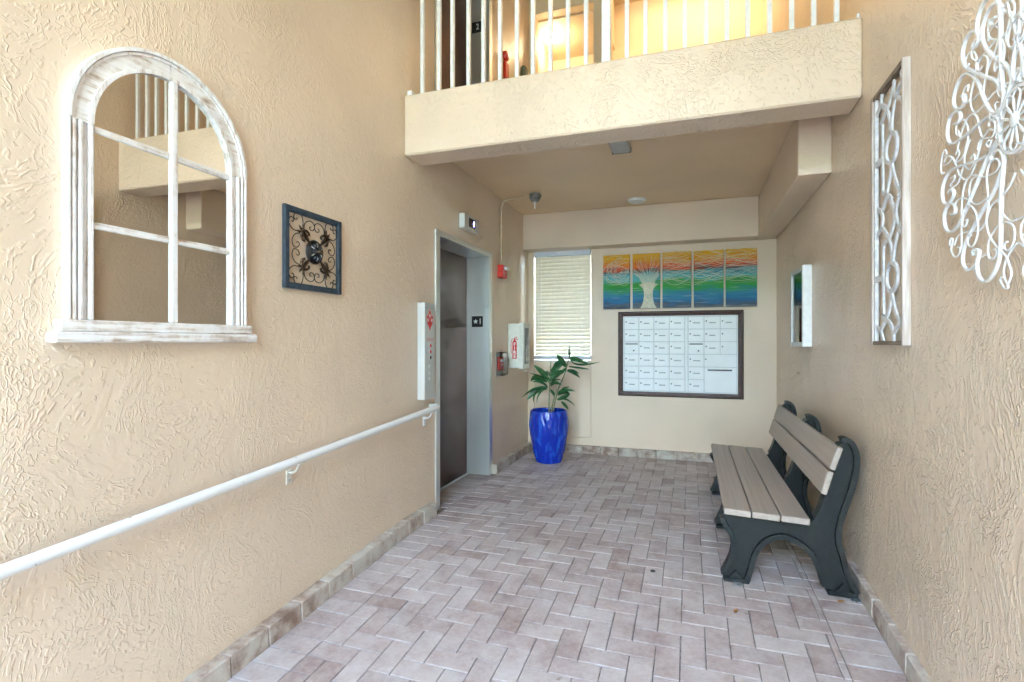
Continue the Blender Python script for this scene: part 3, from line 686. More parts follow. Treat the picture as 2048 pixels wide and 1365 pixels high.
FR = [[(2640, 2173), (2641, 2218), (2609, 2284), (2559, 2326), (2517, 2337), (2535, 2379)], [(2655, 2180), (2668, 2242), (2709, 2298), (2773, 2344), (2758, 2383)], [(2773, 2342), (2833, 2319)], [(2637, 2343), (2675, 2302), (2730, 2277), (2780, 2258)], [(2758, 2247), (2750, 1941)], [(2635, 2342), (2615, 2361), (2622, 2378)], [(2635, 2346), (2596, 2306), (2511, 2255)], [(2641, 2034), (2655, 1996), (2681, 1956), (2709, 1899)], [(2641, 2034), (2615, 1980), (2571, 1916), (2511, 1868)], [(2751, 1942), (2675, 1907), (2641, 1882)], [(2511, 1922), (2547, 1909), (2571, 1880)], [(2689, 1916), (2756, 1865)], [(2820, 1883), (2764, 1851), (2753, 1817), (2772, 1784), (2820, 1764)], [(2756, 1784), (2675, 1719), (2639, 1652), (2636, 1617)], [(2630, 1616), (2605, 1681), (2571, 1729), (2514, 1774), (2526, 1825), (2514, 1855)], [(2682, 1909), (2623, 1843), (2612, 1786), (2675, 1719), (2741, 1700), (2744, 1564), (2741, 1397)], [(2558, 1876), (2591, 1831), (2585, 1785), (2545, 1733), (2501, 1708)], [(2642, 1482), (2653, 1443), (2689, 1394), (2772, 1329)], [(2642, 1482), (2614, 1430), (2571, 1374), (2514, 1324), (2520, 1276)], [(2820, 1341), (2780, 1324), (2741, 1276)], [(2756, 1387), (2667, 1358), (2623, 1316), (2618, 1276)], [(2507, 1378), (2578, 1335), (2614, 1311)]]
SQ = [[(2096, 1817), (2053, 1817), (2025, 1837), (2023, 1861), (2037, 1876), (2055, 1869), (2050, 1855), (2040, 1856)], [(2120, 1833), (2117, 1877), (2099, 1904), (2070, 1903), (2055, 1885), (2060, 1870), (2075, 1871), (2077, 1880)], [(2125, 1834), (2133, 1864), (2163, 1881), (2191, 1876), (2202, 1857), (2191, 1838), (2171, 1838), (2166, 1850), (2177, 1854)], [(2096, 1808), (2065, 1798), (2045, 1774), (2045, 1749), (2060, 1734), (2083, 1738), (2093, 1754), (2083, 1763), (2073, 1758)]]
LEAVES = [((-1237, 1012), (-1273, 1081), (-1312, 1143), 43), ((-1202, 1088), (-1139, 1103), (-973, 1036), 50), ((-1188, 1075), (-1097, 1024), (-891, 1065), 40), ((-1209, 1109), (-1195, 1171), (-1178, 1237), 18), ((-1213, 1012), (-1118, 993), (-1014, 981), 25), ((-1223, 984), (-1160, 978), (-1094, 942), 32), ((-1230, 970), (-1181, 943), (-1115, 886), 36), ((-1237, 1026), (-1330, 1038), (-1402, 918), 50), ((-1245, 1005), (-1309, 955), (-1416, 862), 58), ((-1266, 949), (-1330, 927), (-1409, 848), 50), ((-1438, 868), (-1511, 951), (-1625, 1023), 50), ((-1438, 861), (-1525, 894), (-1662, 934), 43), ((-1445, 854), (-1591, 893), (-1658, 835), 50), ((-1452, 784), (-1511, 838), (-1584, 851), 43), ((-1452, 777), (-1584, 780), (-1706, 673), 54), ((-1452, 777), (-1562, 745), (-1662, 643), 50), ((-1482, 769), (-1540, 711), (-1551, 618), 25), ((-1489, 769), (-1569, 710), (-1577, 621), 22), ((-1420, 764), (-1398, 722), (-1384, 674), 32), ((-1416, 806), (-1351, 849), (-1266, 824), 36), ((-1409, 820), (-1337, 871), (-1259, 866), 29), ((-1423, 911), (-1366, 1003), (-1266, 1053), 58), ((-1423, 925), (-1474, 952), (-1500, 951), 29), ((-1330, 745), (-1252, 775), (-1146, 754), 50), ((-1337, 710), (-1280, 733), (-1216, 714), 36), ((-1344, 661), (-1280, 698), (-1230, 717), 50), ((-1301, 656), (-1237, 658), (-1139, 599), 43), ((-1294, 642), (-1259, 595), (-1234, 547), 22), ((-1294, 760), (-1259, 782), (-1209, 794), 22)]
STEMS = [[(-1427, 511), (-1427, 805), (-1411, 1065)], [(-1423, 511), (-1366, 702), (-1337, 773)], [(-1391, 512), (-1337, 724), (-1252, 949), (-1223, 1067), (-1195, 1165)]]

# ceiling fittings
lt = thing('ceiling_light', 'grey flush ceiling light half hidden behind the beam', 'ceiling light')
MB().prism([(-.56, ZC), (-.565, ZC - .022), (-.55, ZC - .034), (-.44, ZC - .034), (-.425, ZC - .022), (-.43, ZC)], 'y', 3.72, 4.015).build('diffuser', plain('dull_diffuser', (.50, .51, .50), .4), lt)
B('end_cap', M['grey'], lt, -.567, -.423, 4.015, 4.025, ZC - .036, ZC, b=.003)
rebase(lt, (-.49, 3.98, ZC))
sm = thing('smoke_detector', 'round white ceiling disc in front of the bulkhead', 'smoke detector')
MB().lathe([(.088, 0), (.088, -.012), (.080, -.024), (.062, -.027), (.06, -.022), (.0, -.024)], (-.522, 5.50, ZC), 32).build('cover', M['white'], sm, True)
MB().lathe([(.094, 0), (.094, -.006), (.086, -.007)], (-.522, 5.50, ZC), 32).build('base_ring', M['offwhite'], sm, True)
rebase(sm, (-.522, 5.50, ZC))
# upstairs: lit corridor lamp, unseen lamp added for the wall, bell, small box
for lab, cx_, cy_, cz_, en in (('lit box lamp on the upstairs corridor ceiling', -1.645, 6.475, 5.16, .20), ('unseen lamp added above the opening to light the yellow corridor wall upstairs', .05, 6.50, ZT, .24)):
    ua = thing('corridor_light', lab, 'ceiling light', 'corridor lamps upstairs')
    hw_ = .105 if cx_ < -1 else .62
    MB().cbox(cx_ - hw_, cx_ + hw_, cy_ - .055, cy_ + .055, cz_ - .06, cz_, b=.008).build('diffuser', M['lamp'], ua); rebase(ua, (cx_, cy_, cz_))
    pl = bpy.data.lights.new('lamp_light', 'AREA' if cx_ > -1 else 'POINT'); pl.energy = en; pl.color = (1., .78, .45); 
    if cx_ > -1: pl.shape = 'RECTANGLE'; pl.size = 1.3; pl.size_y = .12
    else: pl.shadow_soft_size = .06
    po = bpy.data.objects.new('lamp_light', pl); COL.objects.link(po); po.parent = ua; po.location = (0, 0, -.066 if cx_ > -1 else -.13)
bl = thing('alarm_bell', 'round red alarm bell beside the upstairs elevator', 'alarm')
MB().lathe([(.052, 0), (.052, .02), (.045, .035), (.015, .042), (0, .042)], (XL, 5.12, 4.235), 24, 'x').build('gong', M['red'], bl, True)
B('pull_box', M['red'], bl, XL, XL + .03, 5.08, 5.18, 4.0, 4.17, b=.004); rebase(bl, (XL, 5.12, 4.235))
gb = thing('wall_box', 'grey green box on the upstairs wall behind the railing', 'wall box')
MB().cbox(XL, XL + .06, 5.66, 5.78, 3.9, 4.42, b=.02).build('body', plain('grey_green', (.13, .15, .11), .5), gb); rebase(gb, (XL, 5.72, 3.9))

# window with blinds -----------------------------------------------------------
wi = thing('window', 'narrow window in the rear wall behind cream blinds', 'window')
for a_ in ((WX0, WX0 + .03, 1.04, WZ1), (WX1 - .03, WX1, 1.04, WZ1)): B('frame_side', M['white'], wi, a_[0], a_[1], 6.05, 6.10, a_[2], a_[3])
for z_ in (1.04, 1.66, 2.31): B('frame_rail', M['white'], wi, WX0 + .03, WX1 - .03, 6.05, 6.10, z_, z_ + .03)
MB().box(WX0 + .03, WX1 - .03, 6.072, 6.076, 1.07, 2.31).build('pane', M['glass'], wi)
B('sill', M['offwhite'], wi, WX0 + .001, WX1 - .001, YB - .004, 6.05, 1.036, 1.056, b=.003); rebase(wi, (-1.417, 6.08, 1.036))
bd = thing('window_blind', 'lowered cream slatted blind with pale blue rails', 'blind')
bx0, bx1 = WX0 + .006, WX1 - .006
B('headrail', M['blindrail'], bd, bx0, bx1, YB - .012, YB + .045, 2.272, 2.343, b=.004)
B('bottom_rail', M['blindrail'], bd, bx0 - .003, bx1 + .001, YB - .014, YB + .030, 1.068, 1.112, b=.004)
ns = 27
sm_ = None
for n_ in range(ns):
    z_ = 1.142 + n_ * (2.262 - 1.142) / (ns - 1); tl = R(83 - 11 * max(0, (7 - n_) / 7)); dp = .0255
    if n_ == 0 or True:
        b = MB(); pr = [(-dp, 0), (-dp * .4, .003), (dp * .4, .003), (dp, 0), (dp * .4, .0012), (-dp * .4, .0012)]
        yc = YB + .016
        b.prism([(yc + u * math.cos(tl) - w * math.sin(tl), z_ + u * math.sin(tl) + w * math.cos(tl)) for u, w in pr], 'x', bx0 + .006, bx1 - .006)
        b.build('slat', M['blind'], bd)
for x_ in (bx0 + .09, bx1 - .10):
    MB().tube([(x_, YB - .012, 1.10), (x_, YB - .012, 2.28)], .0013, 5).build('cord', M['white'], bd)
MB().tube([(bx0 + .05, YB - .02, 2.27), (bx0 + .052, YB - .024, 1.45)], .0032, 6).build('tilt_wand', M['white'], bd)
rebase(bd, (-1.417, YB, 1.068))

# mailboxes ---------------------------------------------------------------------
mb = thing('mailbox_unit', 'wall of white apartment mailboxes in a dark mahogany frame', 'mailboxes')
fy = YB - .002
x0, x1, z0, z1 = -.770, .522, .672, 1.608
prof = [(0, .0), (0, .018), (.010, .030), (.018, .030), (.022, .022), (.034, .020), (.038, .026), (.048, .024), (.056, .010), (.056, 0)]
def frame_side(a_, c_, nrm):
    # mitred moulding: profile swept between two corners of the frame
    b = MB(); V = []
    for (cx, cz, sx, sz) in (a_, c_):
        for ins, hgt in prof: V.append((cx + sx * ins, fy - hgt, cz + sz * ins))
    n_ = len(prof); F = [(i_, i_ + 1, n_ + i_ + 1, n_ + i_) for i_ in range(n_ - 1)]
    b.add(V, F); b.build('frame_moulding', M['brownwood'], mb)
cs = [(x0, z0, 1, 1), (x1, z0, -1, 1), (x1, z1, -1, -1), (x0, z1, 1, -1)]
for n_ in range(4): frame_side(cs[n_], cs[(n_ + 1) % 4], None)
B('backing', plain('mailbox_gap', (.55, .58, .61), .5), mb, x0 + .050, x1 - .050, fy - .006, fy, z0 + .050, z1 - .050, b=.001)
def door(xa, xb, za, zb, kind, t=None):
    y1_ = fy - .006; y0_ = y1_ - .009
    d = B('mailbox_door', M['alu'], mb, xa + .0025, xb - .0025, y0_, y1_, za + .0028, zb - .0028, b=.0018)
    def lock(x_, z_, r=.0075):
        MB().lathe([(r, 0), (r, -.004), (r * .6, -.0055), (0, -.0055)], (x_, y0_, z_), 12, 'y').build('lock', M['lock'], d, True)
    if kind == 'box':
        lock(xa + .022, za + .083)
        w = .030 + .006 * rnd.random()
        if t != 'blank': B('name_tag', M['paper'], d, xa + .052, xa + .052 + 2 * w, y0_ - .0008, y0_, za + .060, za + .072, b=.0002)
    elif kind == 'slot':
        B('mail_slot', M['black'], d, xa + .013, xb - .013, y0_ - .001, y0_, zb - .032, zb - .020, b=.0004)
        lx, lz = xa + .105, za + .036; lock(lx, lz, .009)
        for u, w in ((-.018, -.018), (.018, -.018), (-.018, .018), (.018, .018), (-.035, .032), (-.09, .032)):
            MB().lathe([(.0025, 0), (.0025, -.002), (0, -.002)], (lx + u, y0_, lz + w), 6, 'y').build('rivet', M['lock'], d)
    elif kind == 'wide': lock(xa + .018, za + .083)
    elif kind == 'parcel':
        B('mail_slot', M['black'], d, xa + .036, xb - .046, y0_ - .001, y0_, zb - .040, zb - .024, b=.0004)
Za, Zb = .734, 1.546; rh = (Zb - Za) / 6
cw = (-.06 + .704) / 4
for r_ in range(6):
    for c_ in range(4):
        door(-.704 + c_ * cw, -.704 + (c_ + 1) * cw, Zb - (r_ + 1) * rh, Zb - r_ * rh, 'slot' if (r_, c_) == (2, 0) else 'box')
cw2 = (.456 + .027) / 3
for r_ in range(6):
    za, zb = Zb - (r_ + 1) * rh, Zb - r_ * rh
    for c_ in range(3):
        xa, xb = -.027 + c_ * cw2, -.027 + (c_ + 1) * cw2
        if r_ >= 3 and c_ == 2: continue
        if r_ == 3 and c_ == 1: door(xa, .456, za, zb, 'wide'); continue
        if r_ == 4 and c_ == 1: door(xa, .456, za - rh, zb, 'parcel'); continue
        if r_ == 5 and c_ == 1: continue
        door(xa, xb, za, zb, 'slot' if (r_, c_) == (2, 0) else 'box', 'blank' if c_ == 2 and r_ in (1, 2) else None)
B('divider', M['alu'], mb, -.0575, -.0295, fy - .017, fy - .006, Za, Zb, b=.003)
for xa in (-.716, .458): B('side_trim', M['alu_edge'], mb, xa, xa + .010, fy - .018, fy - .006, Za - .008, Zb + .008, b=.002)
for za in (Za - .014, Zb + .002): B('level_trim', M['alu_edge'], mb, -.706, .458, fy - .017, fy - .006, za, za + .012, b=.002)
rebase(mb, (-.124, YB, z0))

# five painted metal panels -----------------------------------------------------
px = [(-.933, -.639), (-.609, -.316), (-.291, .006), (.030, .326), (.347, .646)]
labs = ['leftmost painted metal panel with loops of pale lines on gold and blue', 'painted metal panel showing the pale tree trunk and its branches',
        'middle painted metal panel just right of the tree trunk panel', 'fourth painted metal panel from the left, wavy lines over colour bands',
        'rightmost painted metal panel with crossing lines over bright gold and green']
AZ0, AZ1 = 1.640, 2.242; ay = YB - .030
def clipline(pts, xa, xb):
    runs = []; cur = []
    for q in pts:
        if xa + .002 < q[0] < xb - .002 and AZ0 + .002 < q[1] < AZ1 - .002: cur.append(q)
        else:
            if len(cur) > 2: runs.append(cur)
            cur = []
    if len(cur) > 2: runs.append(cur)
    return runs
waves = []
rw = random.Random(3)
for n_ in range(30):
    zc_ = 1.93 + rw.random() * .29; am = .015 + rw.random() * .04; kk = 7 + rw.random() * 7; ph = rw.random() * 6.3; sl_ = rw.uniform(-.06, .06)
    waves.append([(x_ / 100, zc_ + am * math.sin(kk * x_ / 100 + ph) + sl_ * (x_ / 100 - .2)) for x_ in range(-36, 68)])
loops = []
for n_ in range(16):
    cx, cz = -.78 + rw.uniform(-.03, .10), 2.05 + rw.uniform(-.04, .05); ra, rb = rw.uniform(.06, .17), rw.uniform(.06, .16); t0 = rw.uniform(0, 2); ti = rw.uniform(-.6, .6)
    loops.append([(cx + ra * math.cos(t) * math.cos(ti) - rb * math.sin(t) * math.sin(ti), cz + ra * math.cos(t) * math.sin(ti) + rb * math.sin(t) * math.cos(ti)) for t in [t0 + q * .09 for q in range(56)]])
branches = []
tx = -.44
for n_ in range(46):
    f = n_ / 45; xs0 = tx - .034 + .068 * f; ex_ = tx + (f - .5) * .75 + rw.uniform(-.04, .04); ez = 2.20 - abs(f - .5) * .34 + rw.uniform(-.05, .03)
    dz_ = 1.86
    branches.append(smooth([(xs0 + .010 * (f - .5), 1.80), (tx + (f - .5) * .10, dz_), (tx + (f - .5) * .22, 1.99), ((ex_ + tx + (f - .5) * .3) / 2 + rw.uniform(-.02, .02), 2.09 - abs(f - .5) * .1), (ex_, ez)], 6))
def paintlines(name, lines, xa, xb, m, parent, w=.0026):
    b = MB()
    for ln in lines:
        for r_ in clipline(ln, xa, xb): b.strip(r_, w, 'y', ay - .0162, ay - .0150)
    if b.v: b.build(name, m, parent)
for n_, (xa, xb) in enumerate(px):
    r = thing('art_panel', labs[n_], 'wall art', 'five painted metal panels in a row')
    B('sheet', M['bands'], r, xa, xb, ay - .015, ay + .012, AZ0, AZ1, b=.0015)
    B('hanger_block', M['darkgrey'], r, xa + .06, xb - .06, ay + .012, YB, AZ0 + .1, AZ1 - .1)
    if n_ == 0: paintlines('painted_lines', loops + branches[:8], xa, xb, M['paintline'], r)
    elif n_ == 1:
        hw_ = ((1.643, .088), (1.68, .066), (1.72, .054), (1.77, .047), (1.81, .047), (1.84, .052), (1.865, .064), (1.885, .082), (1.90, .105))
        tp = smooth([(tx - w_, z_) for z_, w_ in hw_], 3) + [(tx - .05, 1.918), (tx, 1.925), (tx + .05, 1.918)] + smooth([(tx + w_, z_) for z_, w_ in hw_[::-1]], 3)
        MB().prism(tp, 'y', ay - .0158, ay - .0150).build('painted_trunk', M['trunkpaint'], r)
        paintlines('painted_lines', branches + loops[:4], xa, xb, M['paintline'], r, .0022)
    else: paintlines('painted_lines', waves, xa, xb, M['paintline'], r)
    rebase(r, ((xa + xb) / 2, YB, AZ0))

# notice case on the right wall ---------------------------------------------------
nc = thing('notice_case', 'white framed glazed notice case on the right wall above the bench', 'notice case')
cx = XR - .061; y0, y1, z0, z1 = 4.302, 4.785, 1.238, 1.836
B('back_board', M['offwhite'], nc, XR - .012, XR, y0 + .02, y1 - .02, z0 + .02, z1 - .02)
B('frame_side', M['white'], nc, cx, XR, y0, y0 + .032, z0, z1, b=.003); B('frame_side', M['white'], nc, cx, XR, y1 - .032, y1, z0, z1, b=.003)
B('frame_rail', M['steel_h'], nc, cx + .001, XR, y0 + .032, y1 - .032, z1 - .034, z1, b=.003); B('frame_rail', M['steel_h'], nc, cx + .001, XR, y0 + .032, y1 - .032, z0, z0 + .034, b=.003)
MB().box(cx + .010, cx + .014, y0 + .032, y1 - .032, z0 + .034, z1 - .034).build('pane', M['glass'], nc)
for q in ((4.36, 4.52, 1.50, 1.76, 'paperw'), (4.55, 4.72, 1.42, 1.72, 'paperw'), (4.37, 4.53, 1.29, 1.47, 'paperb')):
    B('notice', M[q[4]], nc, XR - .0135, XR - .012, q[0], q[1], q[2], q[3], b=.0002)
rebase(nc, (XR, 4.54, z0))

# wooden fretwork panel ------------------------------------------------------------
fp = thing('fretwork_panel', 'tall weathered wood panel of white fretwork curves on the right wall', 'wall art')
FX = .8035; y0, y1, z0, z1 = 2.493, 2.893, 1.259, 2.416
B('frame_side', M['barnZ'], fp, FX, XR, y0, y0 + .016, z0, z1, b=.002); B('frame_side', M['barnZ'], fp, FX, XR, y1 - .030, y1, z0, z1, b=.002)
B('frame_rail', M['barnY'], fp, FX + .001, XR, y0 + .016, y1 - .030, z1 - .022, z1 - .001, b=.002); B('frame_rail', M['barnY'], fp, FX + .001, XR, y0 + .016, y1 - .030, z0 + .001, z0 + .018, b=.002)
ia, ib = y0 + .014, y1 - .028
B('fret_bar', M['fret'], fp, .809, .824, ib - .024, ib, z0 + .018, z1 - .022, b=.002)
mm = lambda pts: [(p_[0] / 1000, p_[1] / 1000) for p_ in pts]
for q in FR:
    pts = [(min(max(u, ia), ib), min(max(w, z0 + .01), z1 - .01)) for u, w in mm(q)]
    MB().strip(smooth(pts, 4) if len(pts) > 2 else pts, .0185, 'x', .8085 + rnd.uniform(0, .0008), .8165).build('fret_curve', M['fret'], fp)
for cy_, cz_, ra, rb in ((2.644, 2.103, .066, .062), (2.638, 1.551, .066, .060)):
    MB().strip([(cy_ + ra * math.cos(t * math.pi / 16), cz_ + rb * math.sin(t * math.pi / 16)) for t in range(32)], .017, 'x', .8075, .8175, True).build('fret_ring', M['fret'], fp)
for z_ in (2.09, 1.56): B('fret_tie', M['fret'], fp, .8085, .820, 2.752, ib - .02, z_ - .014, z_ + .014)
rebase(fp, (XR, 2.693, z0))

# white iron medallion ---------------------------------------------------------------
md = thing('iron_medallion', 'large round white wrought iron medallion with a flower at its centre', 'wall art')
MC = (1.710, 1.852)
def mir(pts, a_, b_): return [((2 * MC[0] - u) if a_ else u, (2 * MC[1] - w) if b_ else w) for u, w in pts]
for n_, q in enumerate(MT):
    pts = smooth(mm(q), 4)
    for a_ in (0, 1): MB().strip(mir(pts, a_, 0), .0060, 'x', .7985, .8075).build('scroll_bar', M['railwhite'], md)
    if n_ in (4, 5):
        for a_ in (0, 1): MB().strip(mir(pts, a_, 1), .0060, 'x', .798, .808).build('scroll_bar', M['railwhite'], md)
for n_, q in enumerate(Mt):
    pts = smooth(mm(q), 3); dx_ = rnd.uniform(-.003, .003)
    for a_ in (0, 1): MB().tube([(.802 + dx_, u, w) for u, w in mir(pts, a_, 0)], .0026, 6).build('scroll_rod', M['railwhite'], md, True)
    if n_ in (27, 31):
        for a_ in (0, 1): MB().tube([(.802 + dx_, u, w) for u, w in mir(pts, a_, 1)], .0026, 6).build('scroll_rod', M['railwhite'], md, True)
MB().strip([(MC[0] + .083 * math.cos(t * math.pi / 20), MC[1] + .083 * math.sin(t * math.pi / 20)) for t in range(40)], .0072, 'x', .798, .808, True).build('ring', M['railwhite'], md)
for n_ in range(12):
    a_ = n_ * math.pi / 6 + .1; ca, sa = math.cos(a_), math.sin(a_)
    pt = [(.014, 0), (.04, .013), (.062, .016), (.074, .008), (.077, 0), (.074, -.008), (.062, -.016), (.04, -.013)]
    MB().tube([(.798, MC[0] + u * ca - w * sa, MC[1] + u * sa + w * ca) for u, w in smooth(pt, 3, True)], .0023, 6, True).build('petal', M['railwhite'], md, True)
MB().lathe([(.019, 0), (.019, -.003), (.013, -.006), (0, -.007)], (.797, MC[0], MC[1]), 20, 'x').build('hub', M['railwhite'], md, True)
for a_, b_ in ((-.2, .2), (.2, .2), (0, -.3)): MB().tube([(.81, MC[0] + a_, MC[1] + b_), (XR, MC[0] + a_, MC[1] + b_)], .004, 6).build('standoff', M['railwhite'], md)
rebase(md, (XR, MC[0], MC[1] - .43))

# square iron ornament on the left wall ------------------------------------------------
sq = thing('iron_ornament', 'square slate blue frame with black iron scrolls around a round boss', 'wall art')
y0, y1, z0, z1 = 1.990, 2.413, 1.531, 1.928; XO = XL + .02; bw = .029
for q in ((y0, y0 + bw, z0, z1), (y1 - bw, y1, z0, z1)): B('frame_bar', M['blueframe'], sq, XL + .002, XO + .002, *q)
for q in ((y0 + bw, y1 - bw, z0, z0 + bw), (y0 + bw, y1 - bw, z1 - bw, z1)): B('frame_bar', M['blueframe'], sq, XL + .003, XO + .001, *q)
OC = ((y0 + y1) / 2, (z0 + z1) / 2)
for q in SQ:
    pts = smooth(mm(q), 4)
    for a_ in (0, 1):
        for b_ in (0, 1):
            pp = [((2 * OC[0] - u) if a_ else u, (2 * OC[1] - w) if b_ else w) for u, w in pts]
            MB().tube([(XL + .014, u, w) for u, w in pp], .0024, 6).build('scroll', M['iron'], sq, True)
MB().lathe([(.060, 0), (.062, .006), (.056, .014), (.050, .013), (.046, .018), (.030, .026), (.022, .024), (.014, .034), (.006, .040), (0, .041)], (XL + .010, OC[0], OC[1]), 28, 'x').build('boss', M['iron'], sq, True)
for n_ in range(12):
    a_ = n_ * math.pi / 6
    MB().tube([(XL + .030, OC[0] + .018 * math.cos(a_), OC[1] + .018 * math.sin(a_)), (XL + .033, OC[0] + .032 * math.cos(a_), OC[1] + .032 * math.sin(a_)), (XL + .028, OC[0] + .046 * math.cos(a_), OC[1] + .046 * math.sin(a_))], [.003, .0058, .002], 6).build('boss_petal', M['galv'] if n_ % 2 else M['blueframe'], sq, True)
MB().lathe([(.013, .030), (.013, .040), (.008, .048), (0, .050)], (XL + .010, OC[0], OC[1]), 12, 'x').build('boss_button', M['rust'], sq, True)
for a_ in (0, 1):
    for b_ in (0, 1):
        sy, sz = (-1 if a_ == 0 else 1), (1 if b_ == 0 else -1)
        def pt(u, w): # u outward along the diagonal, w across
            return (XL + .018, OC[0] + sy * (.707 * u - .707 * w), OC[1] + sz * (.707 * u + .707 * w))
        for k_, (pp, rr) in enumerate((([(.055, 0), (.09, 0), (.125, 0), (.165, 0)], [.004, .010, .009, .001]),
                       ([(.13, .002), (.115, .022), (.095, .03), (.085, .024), (.09, .016)], [.007, .007, .006, .006, .003]),
                       ([(.13, -.002), (.115, -.022), (.095, -.03), (.085, -.024), (.09, -.016)], [.007, .007, .006, .006, .003]),
                       ([(.125, .006), (.14, .02), (.155, .03)], [.006, .006, .001]), ([(.125, -.006), (.14, -.02), (.155, -.03)], [.006, .006, .001]))):
            MB().tube([pt(*q_) for q_ in pp], rr, 8).build('fleur_leaf', M['rust'], sq, True)
rebase(sq, (XL, OC[0], z0))

# arched mirror ----------------------------------------------------------------------
am = thing('arched_mirror', 'arched six pane mirror in a whitewashed wooden window frame with sill', 'mirror')
yc, zc = 1.415, 1.968; ro, ri = .342, .264; zb = 1.343
gp = [(yc - ri - .01, zb)] + [(yc + (ri + .01) * math.cos(t), zc + (ri + .01) * math.sin(t)) for t in [math.pi - k_ * math.pi / 24 for k_ in range(25)]] + [(yc + ri + .01, zb)]
mg = MB().prism(gp, 'x', XL + .004, XL + .016)
mg.v = [(x_ - .010 * (y_ - yc), y_, z_) for x_, y_, z_ in mg.v]      # hangs a hair out of parallel with the wall
mg.build('mirror_glass', M['mirror'], am)
arc = lambda r_, n_=28: [(yc + r_ * math.cos(math.pi - k_ * math.pi / n_), zc + r_ * math.sin(math.pi - k_ * math.pi / n_)) for k_ in range(n_ + 1)]
half = lambda r_, a_, b_, n_=14: [(yc + r_ * math.cos(a_ + (b_ - a_) * k_ / n_), zc + r_ * math.sin(a_ + (b_ - a_) * k_ / n_)) for k_ in range(n_ + 1)]
for a_, b_ in ((math.pi, math.pi / 2 + .004), (math.pi / 2 - .004, 0)):
    MB().strip(half((ro + ri) / 2, a_, b_), ro - ri - .024, 'x', XL + .001, XL + .022).build('arch_board', M['washY'], am, True)
    MB().strip(half(ro - .006, a_, b_), .012, 'x', XL + .001, XL + .032).build('arch_rim', M['washZ'], am, True)
    MB().strip(half(ro - .019, a_, b_), .008, 'x', XL + .001, XL + .027).build('arch_bead', M['washZ'], am, True)
    MB().strip(half(ri + .006, a_, b_), .014, 'x', XL + .001, XL + .028).build('arch_lip', M['washZ'], am, True)
for sg in (-1, 1):
    def bar(name, ra, rb, xh):
        q = sorted((yc + sg * ra, yc + sg * rb)); B(name, M['washZ'], am, XL + .001, XL + xh, q[0], q[1], zb, zc, b=.003)
    bar('stile_rim', ro - .012, ro, .032); bar('stile_bead', ro - .028, ro - .0165, .030); bar('stile_bead', ro - .047, ro - .034, .030); bar('stile_board', ro - .0471, ri + .0131, .016); bar('stile_lip', ri - .001, ri + .013, .028)
    q = sorted((yc + sg * (ro - .034), yc + sg * (ro - .029))); B('stile_groove', M['washZ'], am, XL + .001, XL + .014, q[0], q[1], zb, zc)
B('muntin', M['washZ'], am, XL + .005, XL + .026, yc + .000, yc + .030, zb, zc + ri + .004, b=.005)
for z_ in (1.955, 1.647):
    for u0, u1 in ((yc - ri, yc - .001), (yc + .031, yc + ri)): B('muntin', M['washY'], am, XL + .005, XL + .022, u0, u1, z_ - .012, z_ + .012, b=.004)
B('sill_board', M['washY'], am, XL, XL + .038, yc - ro - .022, yc + ro + .022, 1.306, zb, b=.004)
B('sill_board', M['washY'], am, XL, XL + .048, yc - ro - .042, yc + ro + .042, 1.272, 1.3055, b=.005)
rebase(am, (XL, yc, 1.272))

# bench ------------------------------------------------------------------------------
bn = thing('park_bench', 'bench of beige composite planks on black cast supports by the right wall', 'bench')
BY0, BY1 = 2.97, 4.83
def tilt_plank(name, P0, P1, th, y0_, y1_):
    # plank whose face runs from P0 to P1 (x, z); thickness th behind it
    dx, dz = P1[0] - P0[0], P1[1] - P0[1]; l = math.hypot(dx, dz); nx, nz = dz / l * th, -dx / l * th
    b = MB().cbox(0, l, y0_, y1_, 0, th, b=.004)
    ux, uz = dx / l, dz / l
    b.v = [(P0[0] + x_ * ux + z_ * nx / th, y_, P0[1] + x_ * uz + z_ * nz / th) for x_, y_, z_ in b.v]
    b.build(name, M['plank'], bn)
for k_ in range(3):
    xa = .168 + k_ * .1355; za = .398 - .0050 * k_ * .9
    tilt_plank('seat_plank', (xa, za), (xa + .1295, za - .0062), .033, BY0 + rnd.uniform(-.003, .003), BY1)
tilt_plank('back_plank', (.614, .517), (.6465, .632), .027, BY0, BY1)
tilt_plank('back_plank', (.6505, .643), (.686, .755), .027, BY0 - .002, BY1)
outl = [(.164, 0), (.164, .03), (.19, .085), (.209, .135), (.217, .195), (.205, .25), (.176, .30), (.160, .335), (.172, .358), (.36, .350), (.572, .340), (.605, .372), (.632, .43), (.652, .50), (.674, .585), (.700, .675), (.722, .740), (.705, .762), (.718, .782), (.742, .786), (.768, .762), (.784, .700), (.778, .62), (.754, .514), (.728, .43), (.707, .345), (.704, .27), (.722, .203), (.748, .10), (.786, .025), (.786, 0), (.66, 0), (.645, .04), (.621, .118), (.59, .185), (.55, .228), (.51, .252), (.47, .266), (.428, .264), (.37, .232), (.325, .168), (.299, .073), (.278, 0)]
